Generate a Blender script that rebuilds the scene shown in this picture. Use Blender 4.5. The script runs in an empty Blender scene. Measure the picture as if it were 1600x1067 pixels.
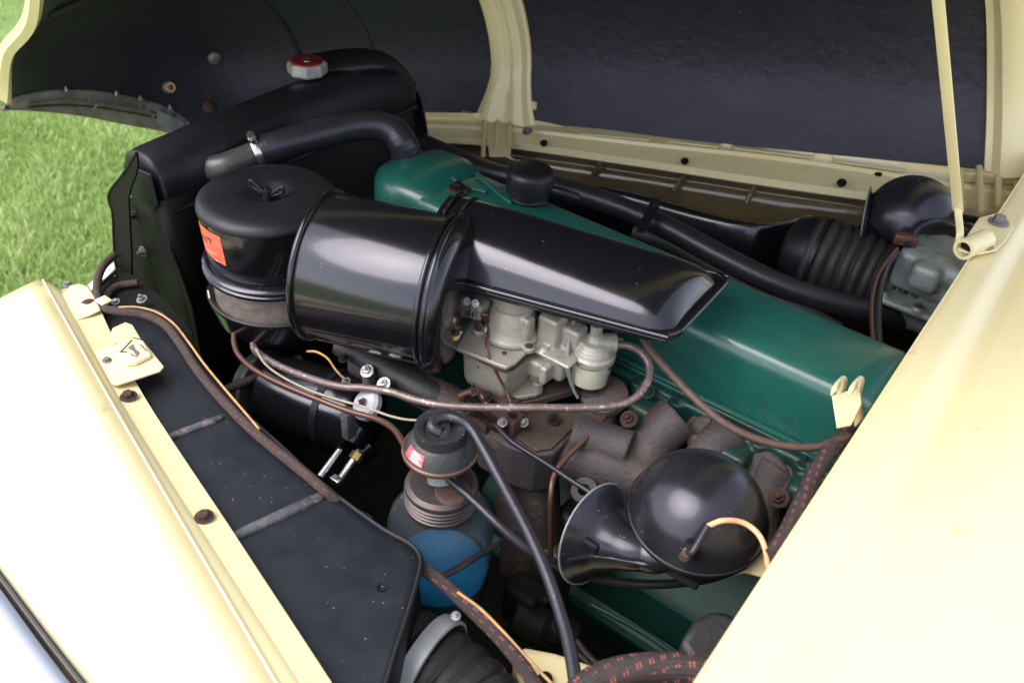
import bpy, bmesh, math, random
import numpy as np
from mathutils import Vector, Matrix, noise
random.seed(7)
sc = bpy.context.scene
col = sc.collection
R_ = math.radians
V = Vector

# ------------------------------------------------------------------ camera
CAM = V((0, 0, 1.75)); FPX = 1400.0
def _ray(px, py):
    return V((px-800.0, -(py-533.5), -FPX)).normalized()
_f = _ray(-1757, -773); _y = _ray(2066, -445)
_X = -_f; _Y = (_y-_X*_X.dot(_y)).normalized(); _Z = _X.cross(_Y)
ROT = Matrix((_X, _Y, _Z))
cam = bpy.data.cameras.new('camera'); camo = bpy.data.objects.new('camera', cam)
col.objects.link(camo); sc.camera = camo
camo.matrix_world = Matrix.Translation(CAM) @ ROT.to_4x4()
cam.sensor_width = 36; cam.lens = FPX/1600*36
cam.clip_start = .02; cam.clip_end = 500
cam.dof.use_dof = True; cam.dof.focus_distance = 1.27; cam.dof.aperture_fstop = 5.0

# ------------------------------------------------------------------ light
world = bpy.data.worlds.new('World'); sc.world = world; world.use_nodes = True
nt = world.node_tree; bg = nt.nodes['Background']
sky = nt.nodes.new('ShaderNodeTexSky'); sky.sky_type = 'NISHITA'; sky.sun_disc = False
SUN_EL, SUN_AZ = 54, 240        # azimuth of the direction TO the sun, degrees from +X towards +Y
sky.sun_elevation = R_(SUN_EL); sky.sun_rotation = R_(90-SUN_AZ)
sky.air_density = 1.0; sky.dust_density = 1.5; sky.ozone_density = 1.0
hsv = nt.nodes.new('ShaderNodeHueSaturation'); hsv.inputs['Saturation'].default_value = .42      # overcast veil
nt.links.new(sky.outputs[0], hsv.inputs['Color']); nt.links.new(hsv.outputs[0], bg.inputs[0]); bg.inputs[1].default_value = 0.15
sl = bpy.data.lights.new('sun', 'SUN'); sl.energy = 1.3; sl.angle = R_(50); sl.color = (1, .965, .91)
so = bpy.data.objects.new('sun', sl); col.objects.link(so)
_d = V((math.cos(R_(SUN_EL))*math.cos(R_(SUN_AZ)), math.cos(R_(SUN_EL))*math.sin(R_(SUN_AZ)), math.sin(R_(SUN_EL))))
so.rotation_euler = _d.to_track_quat('Z', 'Y').to_euler(); so.location = (0, 0, 6)
sc.view_settings.view_transform = 'Standard'; sc.view_settings.look = 'None'
sc.view_settings.gamma = 1; sc.view_settings.exposure = 1.55
sc.view_settings.use_curve_mapping = False

# ------------------------------------------------------------------ pixel -> place helpers
def ray(px, py): return ROT @ _ray(px, py)
def at(px, py, z=None, y=None, x=None):
    d = ray(px, py)
    if callable(z):
        zz = .9
        for _ in range(25):
            p = CAM+d*((zz-CAM.z)/d.z); zz = .5*zz+.5*z(p.x, p.y)
        return CAM+d*((zz-CAM.z)/d.z)
    if z is not None: t = (z-CAM.z)/d.z
    elif y is not None: t = (y-CAM.y)/d.y
    else: t = (x-CAM.x)/d.x
    return CAM+d*t
def ats(l): return [at(a, b, c) for a, b, c in l]
def lerp(a, b, t): return a+(b-a)*t

# ------------------------------------------------------------------ materials
def mat(name, base, rough=.4, metal=0., var=0., var2=None, vscale=8., bump=0., bscale=60., coat=0., specks=0.,
        speck_col=(.45, .43, .4), rvar=0., wear=None, wearamt=.0, wscale=30., spec=.5, orange=0., tint=None):
    m = bpy.data.materials.new(name); m.use_nodes = True
    n = m.node_tree.nodes; L = m.node_tree.links
    b = n['Principled BSDF']
    b.inputs['Base Color'].default_value = (*base, 1); b.inputs['Roughness'].default_value = rough
    b.inputs['Metallic'].default_value = metal; b.inputs['Specular IOR Level'].default_value = spec
    if tint: b.inputs['Specular Tint'].default_value = (*tint, 1)  # puts a lavender sky reflection into the highlights of the black finishes
    if coat: b.inputs['Coat Weight'].default_value = coat; b.inputs['Coat Roughness'].default_value = .06
    tc = n.new('ShaderNodeTexCoord'); cur = None
    def noise_(scale, detail=5, r=.6):
        t = n.new('ShaderNodeTexNoise'); t.inputs['Scale'].default_value = scale
        t.inputs['Detail'].default_value = detail; t.inputs['Roughness'].default_value = r
        L.new(tc.outputs['Object'], t.inputs['Vector']); return t.outputs['Fac']
    def ramp(src, a, b_, c0=0., c1=1.):
        r = n.new('ShaderNodeMapRange'); r.inputs[1].default_value = a; r.inputs[2].default_value = b_
        r.inputs[3].default_value = c0; r.inputs[4].default_value = c1; L.new(src, r.inputs[0]); return r.outputs[0]
    def mix(fac, ca, cb):
        x = n.new('ShaderNodeMix'); x.data_type = 'RGBA'
        L.new(fac, x.inputs[0])
        for v, i in ((ca, 6), (cb, 7)):
            if isinstance(v, tuple): x.inputs[i].default_value = (*v, 1)
            else: L.new(v, x.inputs[i])
        return x.outputs[2]
    cur = base
    if var or var2:
        c2 = var2 or tuple(c*(1-var) for c in base)
        cur = mix(ramp(noise_(vscale), .35, .68), base, c2)
    if wear:
        cur = mix(ramp(noise_(wscale, 8, .7), 1-wearamt-.04, 1-wearamt+.03), cur, wear)
    rr = None
    if rvar: rr = ramp(noise_(vscale*1.7), .3, .7, rough, min(1, rough+rvar))
    if specks:
        t = n.new('ShaderNodeTexVoronoi'); t.inputs['Scale'].default_value = 190
        L.new(tc.outputs['Object'], t.inputs['Vector'])
        s1 = ramp(t.outputs['Distance'], .065, .12, 1., 0.)
        s2 = ramp(noise_(23, 3), .62-specks*.2, .66-specks*.2)
        sep = n.new('ShaderNodeSeparateColor'); L.new(t.outputs['Color'], sep.inputs[0])
        s3 = ramp(sep.outputs[0], .60, .62)
        mm = n.new('ShaderNodeMath'); mm.operation = 'MULTIPLY'; L.new(s1, mm.inputs[0]); L.new(s2, mm.inputs[1])
        m2 = n.new('ShaderNodeMath'); m2.operation = 'MULTIPLY'; L.new(mm.outputs[0], m2.inputs[0]); L.new(s3, m2.inputs[1])
        cur = mix(m2.outputs[0], cur, speck_col)
    if not isinstance(cur, tuple): L.new(cur, b.inputs['Base Color'])
    if rr is not None: L.new(rr, b.inputs['Roughness'])
    if bump or orange:
        bp = n.new('ShaderNodeBump'); bp.inputs['Strength'].default_value = 1
        bp.inputs['Distance'].default_value = bump or orange
        L.new(noise_(bscale, 6 if bump else 2), bp.inputs['Height']); L.new(bp.outputs[0], b.inputs['Normal'])
    return m

M = {}
M['gloss_black'] = mat('gloss black paint', (.006, .006, .0075), .16, tint=(.88, .84, 1.0), spec=.5, coat=.3, specks=.08, orange=.0003, bscale=22, rvar=.07, vscale=9)
M['satin_black'] = mat('satin black paint', (.007, .007, .009), .36, tint=(.88, .84, 1.0), rvar=.14, specks=.18, bump=.0003, bscale=70, spec=.38)
M['apron_black'] = mat('dusty blue black paint', (.008, .010, .015), .33, tint=(.93, .90, 1.0), var2=(.011, .012, .015), rvar=.2, spec=.4, specks=.5, bump=.0004, bscale=30, vscale=14)
M['hood_black'] = mat('grained black underside paint', (.016, .015, .021), .44, tint=(.88, .84, 1.0), rvar=.12, specks=.15, bump=.0035, bscale=38, vscale=5)
M['cream'] = mat('cream body paint', (.74, .63, .36), .3, var=.05, vscale=5, coat=.22, orange=.0006, bscale=18, spec=.45, wear=(.60, .49, .27), wearamt=.34, wscale=14, specks=.25, speck_col=(.3, .2, .1), rvar=.12)
M['cream_old'] = mat('worn cream paint', (.66, .55, .31), .42, var2=(.56, .45, .24), vscale=12, wear=(.22, .13, .06), wearamt=.30, wscale=26, coat=.2)
M['olive'] = mat('glossy inner panel with ledge reflection in colour', (.07, .05, .026), .18, var2=(.11, .08, .04), vscale=6, coat=.5, wear=(.2, .13, .07), wearamt=.33, wscale=14, orange=.003, bscale=9)  # brown of the reflected cream ledge is put into the base colour
M['green'] = mat('engine green enamel', (.006, .082, .066), .27, var2=(.004, .062, .050), vscale=7, coat=.35, specks=.35, wear=(.02, .045, .035), wearamt=.33, wscale=18, orange=.0008, bscale=30, rvar=.2)
M['green_cast'] = mat('green painted casting', (.004, .055, .042), .32, var2=(.008, .022, .018), vscale=22, bump=.0015, bscale=70, rvar=.2, wear=(.03, .02, .015), wearamt=.4)
M['green_dark'] = mat('dark green enamel', (.005, .045, .035), .45, spec=.25, var2=(.006, .03, .024), vscale=9, bump=.0006, bscale=50, specks=.6, wear=(.02, .017, .013), wearamt=.38, wscale=14)
M['alu'] = mat('cast carburetor metal', (.40, .375, .33), .36, .32, var2=(.30, .27, .22), vscale=22, bump=.0008, bscale=160, rvar=.2, wear=(.16, .12, .09), wearamt=.36, wscale=30)
M['grey_cast'] = mat('grey cast metal', (.27, .30, .30), .5, .35, var2=(.17, .19, .19), vscale=20, bump=.0014, bscale=140, wear=(.22, .12, .07), wearamt=.36, wscale=50)
M['iron'] = mat('burnt cast iron', (.060, .051, .056), .55, .25, var2=(.072, .050, .044), vscale=11, bump=.0022, bscale=130, rvar=.2, wear=(.12, .065, .045), wearamt=.37, wscale=22, specks=.5)
M['iron_dark'] = mat('dark sooty iron', (.018, .015, .016), .5, .2, var2=(.035, .022, .018), vscale=14, bump=.0018, bscale=120, specks=.5)
M['rust'] = mat('rusty steel', (.10, .052, .040), .65, .3, var2=(.055, .033, .028), vscale=60, bump=.001, bscale=200)
M['pipe'] = mat('mauve brown steel pipe', (.20, .150, .150), .42, .5, var2=(.15, .10, .088), vscale=40, bump=.0005, bscale=240, wear=(.44, .38, .36), wearamt=.40, wscale=90)
M['copper'] = mat('dull copper line', (.15, .078, .055), .4, .6, var2=(.13, .065, .05), vscale=50)
M['rubber'] = mat('black rubber hose', (.013, .0125, .016), .36, tint=(.88, .84, 1.0), var2=(.02, .019, .023), vscale=30, bump=.0005, bscale=150, specks=.3)
M['rubber_matt'] = mat('matt dusty rubber', (.014, .013, .014), .55, var2=(.022, .020, .021), vscale=20, bump=.001, bscale=120, specks=.7)
M['steel'] = mat('bright steel', (.62, .61, .62), .25, .95, var=.25, vscale=30, bump=.0003, bscale=200)
M['zinc'] = mat('grey zinc bolt', (.30, .29, .31), .42, .7, var2=(.19, .16, .16), vscale=120, bump=.0006, bscale=300)
M['brass'] = mat('brass fitting', (.62, .42, .16), .3, .9, var=.35, vscale=90)
M['red'] = mat('dark red enamel', (.20, .012, .015), .35, coat=.3, var=.3, vscale=60)
M['decal'] = mat('faded red sticker', (.55, .085, .05), .4, var2=(.68, .15, .09), vscale=90, wear=(.35, .3, .2), wearamt=.33, wscale=70)
M['decal_pink'] = mat('faded pink red sticker', (.62, .05, .07), .45, var2=(.7, .13, .14), vscale=140)
M['ink_white'] = mat('faded white print', (.75, .62, .58), .5)
M['ink_black'] = mat('black print', (.03, .02, .02), .5)
M['felt'] = mat('oily grey felt band', (.20, .165, .145), .35, var2=(.11, .09, .08), vscale=60, bump=.0008, bscale=200, coat=.3)
M['yellow_wire'] = mat('yellow cloth wire', (.50, .27, .09), .6, var2=(.28, .15, .06), vscale=70)
M['tan_wire'] = mat('tan cloth wire', (.72, .43, .24), .55, var=.2, vscale=90)
M['pale_wire'] = mat('pale grey cloth wire', (.34, .29, .22), .6, var=.3, vscale=90)
M['brown_cloth'] = mat('brown cloth cable', (.06, .035, .032), .6, var2=(.10, .05, .04), vscale=90, bump=.0006, bscale=300)
M['blue'] = mat('blue washer fluid', (.0, .24, .46), .25, var=.25, vscale=9, coat=.2)
M['cream_plastic'] = mat('pale sediment paper', (.85, .78, .58), .5, var=.12, vscale=60)
M['chrome'] = mat('grey chrome strip', (.30, .30, .33), .15, .95)
M['white_plastic'] = mat('white painted lamp part', (.78, .77, .76), .4)
M['core'] = mat('black radiator core', (.01, .01, .011), .6, bump=.003, bscale=300)
M['fan_grey'] = mat('worn pulley steel', (.28, .27, .27), .4, .7, var2=(.12, .11, .11), vscale=40)
M['dark'] = mat('grimy dark metal', (.004, .004, .0045), .6, spec=.2, var2=(.008, .007, .006), vscale=15, specks=.5, bump=.001, bscale=60)
M['horn_black'] = mat('dusty horn enamel', (.009, .009, .012), .22, var2=(.016, .016, .019), vscale=12, coat=.15, specks=.5, rvar=.12, tint=(.88, .84, 1.0))
M['pale_boss'] = mat('pale boss metal and lip highlight', (.42, .42, .44), .5, .3, var2=(.3, .3, .31), vscale=60)
M['brown_iron'] = mat('heat browned iron', (.06, .043, .036), .6, .2, var2=(.085, .052, .038), vscale=30, bump=.001, bscale=150)
def glass_mat(name, tint):
    m = bpy.data.materials.new(name); m.use_nodes = True
    b = m.node_tree.nodes['Principled BSDF']
    b.inputs['Base Color'].default_value = (*tint, 1); b.inputs['Transmission Weight'].default_value = 1
    b.inputs['Roughness'].default_value = .03; b.inputs['IOR'].default_value = 1.18
    return m
M['glass'] = glass_mat('clear glass', (.92, .95, .95))
M['glass_grey'] = glass_mat('greyish glass jar', (.78, .82, .86)); _b = M['glass_grey'].node_tree.nodes['Principled BSDF']; _b.inputs['Transmission Weight'].default_value = .965; _b.inputs['Base Color'].default_value = (.62, .66, .72, 1); _b.inputs['Roughness'].default_value = .05
def loom_mat(name, base, fleck, fs=70., thr=.55):
    m = bpy.data.materials.new(name); m.use_nodes = True; n = m.node_tree.nodes; L = m.node_tree.links
    b = n['Principled BSDF']; b.inputs['Roughness'].default_value = .6
    tc = n.new('ShaderNodeUVMap'); sp = n.new('ShaderNodeSeparateXYZ'); L.new(tc.outputs[0], sp.inputs[0])
    def mth(op, a, b_=None, c=None):
        x = n.new('ShaderNodeMath'); x.operation = op
        for i, v in enumerate((a, b_, c)):
            if v is None: continue
            if isinstance(v, (int, float)): x.inputs[i].default_value = v
            else: L.new(v, x.inputs[i])
        return x.outputs[0]
    u, v = sp.outputs[0], sp.outputs[1]
    row = mth('FRACT', mth('MULTIPLY', v, fs))
    a = mth('GREATER_THAN', row, thr)
    pair = mth('GREATER_THAN', mth('FRACT', mth('MULTIPLY', v, fs*4)), .45)
    colu = mth('FRACT', mth('ADD', mth('MULTIPLY', u, 7), mth('MULTIPLY', v, fs*.25)))
    c = mth('GREATER_THAN', colu, .58)
    no = n.new('ShaderNodeTexNoise'); no.inputs['Scale'].default_value = 9; L.new(tc.outputs[0], no.inputs['Vector'])
    d = mth('GREATER_THAN', no.outputs['Fac'], .47)
    f = mth('MULTIPLY', mth('MULTIPLY', mth('MULTIPLY', a, pair), c), d)
    mx = n.new('ShaderNodeMix'); mx.data_type = 'RGBA'; L.new(f, mx.inputs[0])
    n2 = n.new('ShaderNodeTexNoise'); n2.inputs['Scale'].default_value = 60; n2.inputs['Detail'].default_value = 6
    tc2 = n.new('ShaderNodeTexCoord'); L.new(tc2.outputs['Object'], n2.inputs['Vector'])
    m0 = n.new('ShaderNodeMix'); m0.data_type = 'RGBA'; L.new(n2.outputs['Fac'], m0.inputs[0])
    m0.inputs[6].default_value = (*[x*.5 for x in base], 1); m0.inputs[7].default_value = (*[x*1.6 for x in base], 1)
    L.new(m0.outputs[2], mx.inputs[6]); mx.inputs[7].default_value = (*fleck, 1)
    L.new(mx.outputs[2], b.inputs['Base Color'])
    w = mth('ADD', mth('SINE', mth('ADD', mth('MULTIPLY', v, 2600), mth('MULTIPLY', u, 60))), mth('SINE', mth('SUBTRACT', mth('MULTIPLY', v, 2600), mth('MULTIPLY', u, 60))))
    bp = n.new('ShaderNodeBump'); bp.inputs['Distance'].default_value = .0004; L.new(w, bp.inputs['Height']); L.new(bp.outputs[0], b.inputs['Normal'])
    return m
M['loom'] = loom_mat('brown braided loom with rust flecks', (.055, .034, .03), (.20, .075, .05), 90)
M['loom_red'] = loom_mat('dark braided loom with red tracer', (.04, .028, .03), (.34, .085, .065), 66, .5)

# ------------------------------------------------------------------ mesh helpers
def B(): return bmesh.new()
def wloc(o):
    v = V((0, 0, 0))
    while o: v += o.location; o = o.parent
    return v
def obj(name, bm, m, parent=None, smooth=True, sub=0, solid=0, bevel=0, remesh=0, smoothit=0, angle=38, origin=None):
    bmesh.ops.remove_doubles(bm, verts=bm.verts, dist=1e-5)
    bmesh.ops.recalc_face_normals(bm, faces=bm.faces)
    pl = wloc(parent) if parent else V((0, 0, 0))
    if origin is None and parent is None and len(bm.verts):
        origin = sum((v.co for v in bm.verts), V())/len(bm.verts); origin = V((origin.x, origin.y, min(v.co.z for v in bm.verts)))
    og = origin if origin is not None else pl
    bmesh.ops.translate(bm, verts=bm.verts, vec=-og)
    me = bpy.data.meshes.new(name); bm.to_mesh(me); bm.free()
    me.materials.append(M[m] if isinstance(m, str) else m)
    o = bpy.data.objects.new(name, me); col.objects.link(o)
    if parent: o.parent = parent
    o.location = og-pl
    if smooth:
        me.shade_smooth()
        me.set_sharp_from_angle(angle=R_(angle))
    if remesh:
        r = o.modifiers.new('r', 'REMESH'); r.mode = 'VOXEL'; r.voxel_size = remesh; r.use_smooth_shade = True
        s = o.modifiers.new('s', 'SMOOTH'); s.factor = .6; s.iterations = smoothit or 4
    if solid:
        s = o.modifiers.new('so', 'SOLIDIFY'); s.thickness = solid; s.offset = -1
    if bevel:
        b = o.modifiers.new('b', 'BEVEL'); b.width = bevel; b.segments = 3; b.limit_method = 'ANGLE'; b.angle_limit = R_(35)
        b.harden_normals = False
    if sub:
        s = o.modifiers.new('su', 'SUBSURF'); s.levels = s.render_levels = sub
    return o
def thing(name, label, cat, loc, group=None, kind=None):
    o = bpy.data.objects.new(name, None); col.objects.link(o); o.location = loc; o.empty_display_size = .05
    o['label'] = label; o['category'] = cat
    if group: o['group'] = group
    if kind: o['kind'] = kind
    return o
def tag(o, label, cat, group=None, kind=None):
    if label: o['label'] = label
    if cat: o['category'] = cat
    if group: o['group'] = group
    if kind: o['kind'] = kind
    return o
def crom(P, n):
    P = [V(p) for p in P]; out = []; N = len(P)
    if N == 2: return [lerp(P[0], P[1], i/n) for i in range(n+1)], [i/n for i in range(n+1)]
    ts = []
    for i in range(N-1):
        a = P[i-1] if i else P[0]*2-P[1]; b, c = P[i], P[i+1]; d = P[i+2] if i+2 < N else P[-1]*2-P[-2]
        for k in range(n):
            t = k/n
            out.append(.5*((2*b)+(c-a)*t+(2*a-5*b+4*c-d)*t*t+(3*b-a-3*c+d)*t**3)); ts.append(i+t)
    out.append(P[-1].copy()); ts.append(N-1)
    return out, ts
def tube(bm, pts, r, sides=14, seg=8, ripple=None, cap=True, flat=1., up=None):
    C_, ts = crom(pts, seg); n = len(C_)
    rad = r if isinstance(r, (list, tuple)) else None
    uv = bm.loops.layers.uv.verify()
    T = []
    for i in range(n):
        a = C_[max(0, i-1)]; b = C_[min(n-1, i+1)]; T.append((b-a).normalized())
    nn = V(up) if up else (V((0, 0, 1)) if abs(T[0].z) < .9 else V((1, 0, 0)))
    nn = (nn-T[0]*nn.dot(T[0])).normalized(); rings = []; L = 0; Ls = []
    for i in range(n):
        if i: L += (C_[i]-C_[i-1]).length
        Ls.append(L)
        nn = (nn-T[i]*nn.dot(T[i])).normalized(); bb = T[i].cross(nn)
        if rad:
            k = ts[i]/(len(pts)-1)*(len(rad)-1); k0 = min(int(k), len(rad)-2); rr = lerp(rad[k0], rad[k0+1], k-k0)
        else: rr = r
        if ripple: rr *= ripple(L, i)
        rings.append([bm.verts.new(C_[i]+(nn*math.cos(2*math.pi*j/sides)*flat+bb*math.sin(2*math.pi*j/sides))*rr) for j in range(sides)])
    for i in range(n-1):
        for j in range(sides):
            f = bm.faces.new((rings[i][j], rings[i][(j+1) % sides], rings[i+1][(j+1) % sides], rings[i+1][j]))
            for lp, (uu, vv) in zip(f.loops, ((j/sides, Ls[i]), ((j+1)/sides, Ls[i]), ((j+1)/sides, Ls[i+1]), (j/sides, Ls[i+1]))):
                lp[uv].uv = (uu, vv)
    if cap:
        bm.faces.new(rings[0][::-1]); bm.faces.new(rings[-1])
    return bm
def frame(axis):
    a = V(axis).normalized(); h = V((0, 0, 1)) if abs(a.z) < .95 else V((1, 0, 0))
    u = (h-a*h.dot(a)).normalized(); return a, u, a.cross(u)
def lathe(bm, prof, c, axis=(0, 0, 1), n=48, sx=1., sy=1., u=None):
    a, uu, w = frame(axis); c = V(c)
    if u is not None: uu = (V(u)-a*V(u).dot(a)).normalized(); w = a.cross(uu)
    rings = []
    for r, h in prof:
        if r < 1e-5: rings.append([bm.verts.new(c+a*h)])
        else: rings.append([bm.verts.new(c+a*h+(uu*math.cos(2*math.pi*j/n)*sx+w*math.sin(2*math.pi*j/n)*sy)*r) for j in range(n)])
    for A, C_ in zip(rings, rings[1:]):
        for j in range(n):
            k = (j+1) % n
            if len(A) == 1 and len(C_) == 1: continue
            if len(A) == 1: bm.faces.new((A[0], C_[j], C_[k]))
            elif len(C_) == 1: bm.faces.new((A[j], A[k], C_[0]))
            else: bm.faces.new((A[j], A[k], C_[k], C_[j]))
    return bm
def cyl(bm, a, b, r, n=24, r2=None, bev=0):
    a = V(a); b = V(b); h = (b-a).length; r2 = r if r2 is None else r2
    if bev: pr = [(0, 0), (r-bev, 0), (r, bev), (r2, h-bev), (r2-bev, h), (0, h)]
    else: pr = [(0, 0), (r, 0), (r2, h), (0, h)]
    return lathe(bm, pr, a, b-a, n)
def box(bm, c, size, ax=None, bev=0, seg=2):
    """ax: (xdir, ydir, zdir)"""
    mt = Matrix.Identity(4)
    if ax:
        for i in range(3):
            for j in range(3): mt[i][j] = ax[j][i]
    mt = Matrix.Translation(V(c)) @ mt @ Matrix.Diagonal((*size, 1))
    r = bmesh.ops.create_cube(bm, size=1, matrix=mt)
    if bev:
        es = {e for v in r['verts'] for e in v.link_edges}
        bmesh.ops.bevel(bm, geom=list(es), offset=bev, segments=seg, profile=.5, affect='EDGES')
    return bm
def prism(bm, poly, vec):
    poly = [V(p) for p in poly]; vec = V(vec)
    a = [bm.verts.new(p) for p in poly]; b = [bm.verts.new(p+vec) for p in poly]; n = len(a)
    bm.faces.new(a); bm.faces.new(b[::-1])
    for i in range(n): bm.faces.new((a[i], b[i], b[(i+1) % n], a[(i+1) % n]))
    return bm
def sheet(bm, grid):
    g = [[bm.verts.new(V(p)) for p in row] for row in grid]
    for r0, r1 in zip(g, g[1:]):
        for i in range(len(r0)-1): bm.faces.new((r0[i], r0[i+1], r1[i+1], r1[i]))
    return bm
def loft(bm, secs, cap=True):
    g = [[bm.verts.new(V(p)) for p in row] for row in secs]
    for r0, r1 in zip(g, g[1:]):
        n = len(r0)
        for i in range(n): bm.faces.new((r0[i], r0[(i+1) % n], r1[(i+1) % n], r1[i]))
    if cap: bm.faces.new(g[0][::-1]); bm.faces.new(g[-1])
    return bm
def gridspline(G, nu, nv):
    rows = [crom(r, nv)[0] for r in G]
    cols = [crom([r[j] for r in rows], nu)[0] for j in range(len(rows[0]))]
    return [[cols[j][i] for j in range(len(cols))] for i in range(len(cols[0]))]
_bolts = {}
def bolt(parent, p, nrm=(0, 0, 1), s=.011, m='zinc', washer=True, name='bolt', label=None, rot=0., kind='hex'):
    key = (m, washer, kind)
    if key not in _bolts:
        bm = B()
        if washer: lathe(bm, [(0, 0), (.92, 0), (1.0, .06), (1., .14), (.92, .2), (0, .2)], (0, 0, 0), n=24)
        if kind == 'hex':
            lathe(bm, [(0, .15), (.62, .15), (.62, .66), (.53, .76), (0, .76)], (0, 0, 0), n=6)
        elif kind == 'nut':
            lathe(bm, [(0, .15), (.62, .15), (.62, .6), (.53, .68), (0, .68)], (0, 0, 0), n=6)
            lathe(bm, [(0, .5), (.3, .5), (.3, 1.15), (.24, 1.22), (0, 1.22)], (0, 0, 0), n=12)
        else:
            lathe(bm, [(0, .1), (.62, .1), (.58, .3), (.4, .45), (0, .5)], (0, 0, 0), n=16)
            box(bm, (0, 0, .5), (1.0, .1, .06))
        bmesh.ops.recalc_face_normals(bm, faces=bm.faces)
        me = bpy.data.meshes.new('bolt'); bm.to_mesh(me); bm.free(); me.materials.append(M[m]); me.shade_smooth(); me.set_sharp_from_angle(angle=R_(30))
        _bolts[key] = me
    o = bpy.data.objects.new(name, _bolts[key]); col.objects.link(o); o.parent = parent
    o.location = V(p)-wloc(parent); o.scale = (s, s, s)
    q = V(nrm).normalized().to_track_quat('Z', 'Y'); o.rotation_mode = 'QUATERNION'
    o.rotation_quaternion = q @ V((0, 0, 1)).rotation_difference(V((0, 0, 1))) @ Matrix.Rotation(rot or random.random()*3, 4, 'Z').to_quaternion()
    if label: o['label'] = label
    return o

#BODY
def zf(x, y=0): return .95+.0824*(max(-1.4, min(0, x))+.4)

# ================================================================== lawn
bm = B()
sheet(bm, [[(-120+i*16, -120+j*16, 0) for j in range(16)] for i in range(16)])
m = mat('lawn soil and thatch', (.17, .26, .07), .9, var2=(.12, .19, .045), vscale=2.2, bump=.01, bscale=30)
tag(obj('lawn', bm, m, smooth=False), None, None, kind='structure')
def grass():
    rng = np.random.default_rng(3); n = 150000
    x = rng.uniform(-8.0, -1.6, n); y = rng.uniform(-.8, 5.5, n)
    k = rng.random(n) < .45
    x[k] = rng.uniform(-4.6, -2.2, k.sum()); y[k] = rng.uniform(.7, 3.2, k.sum())
    cl = np.sin(x*7+1.3*np.sin(y*5))*np.sin(y*8+1.7*np.sin(x*4))
    h = rng.uniform(.018, .05, n)*(1+.35*cl); a = rng.uniform(0, 6.283, n); w = rng.uniform(.0016, .0034, n)
    lean = rng.uniform(.1, .95, n)*h; la = rng.uniform(0, 6.283, n)
    b = np.stack([x, y, np.zeros(n)], 1); s = np.stack([np.cos(a), np.sin(a), np.zeros(n)], 1)*w[:, None]
    l = np.stack([np.cos(la), np.sin(la), np.zeros(n)], 1)*lean[:, None]; up = np.zeros((n, 3)); up[:, 2] = h
    vs = np.stack([b-s, b+s, b+s*.8+l*.35+up*.6, b-s*.8+l*.35+up*.6, b+l+up*.95], 1).reshape(-1, 3)
    i = np.arange(n)*5
    loops = np.stack([i, i+1, i+2, i+3, i+3, i+2, i+4], 1).reshape(-1)
    me = bpy.data.meshes.new('grass'); me.vertices.add(n*5); me.vertices.foreach_set('co', vs.ravel())
    me.loops.add(n*7); me.loops.foreach_set('vertex_index', loops)
    me.polygons.add(n*2); st = np.stack([np.arange(n)*7, np.arange(n)*7+4], 1).ravel()
    me.polygons.foreach_set('loop_start', st)
    at_ = me.attributes.new('tone', 'FLOAT', 'POINT')
    tone = np.clip(rng.normal(.5, .22, n)+.15*cl, 0, 1); at_.data.foreach_set('value', np.repeat(tone, 5))
    me.update(calc_edges=True); me.validate()
    m = bpy.data.materials.new('grass blades'); m.use_nodes = True; nn = m.node_tree.nodes; L = m.node_tree.links
    bs = nn['Principled BSDF']; bs.inputs['Roughness'].default_value = .55
    at2 = nn.new('ShaderNodeAttribute'); at2.attribute_name = 'tone'
    cr = nn.new('ShaderNodeValToRGB'); e = cr.color_ramp.elements
    e[0].color = (.19, .27, .06, 1); e[1].color = (.62, .60, .34, 1); e[1].position = 1
    for p, c in ((.45, (.33, .46, .13)), (.78, (.48, .60, .23))):
        q = e.new(p); q.color = (*c, 1)
    L.new(at2.outputs['Fac'], cr.inputs[0]); L.new(cr.outputs[0], bs.inputs['Base Color'])
    tr = nn.new('ShaderNodeBsdfTranslucent'); L.new(cr.outputs[0], tr.inputs[0])
    mx = nn.new('ShaderNodeMixShader'); mx.inputs[0].default_value = .35
    L.new(bs.outputs[0], mx.inputs[1]); L.new(tr.outputs[0], mx.inputs[2]); L.new(mx.outputs[0], nn['Material Output'].inputs[0])
    me.materials.append(m); o = bpy.data.objects.new('grass', me); col.objects.link(o)
    tag(o, 'short bright green lawn grass growing beyond the front of the car', 'grass', kind='stuff')
grass()

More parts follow.
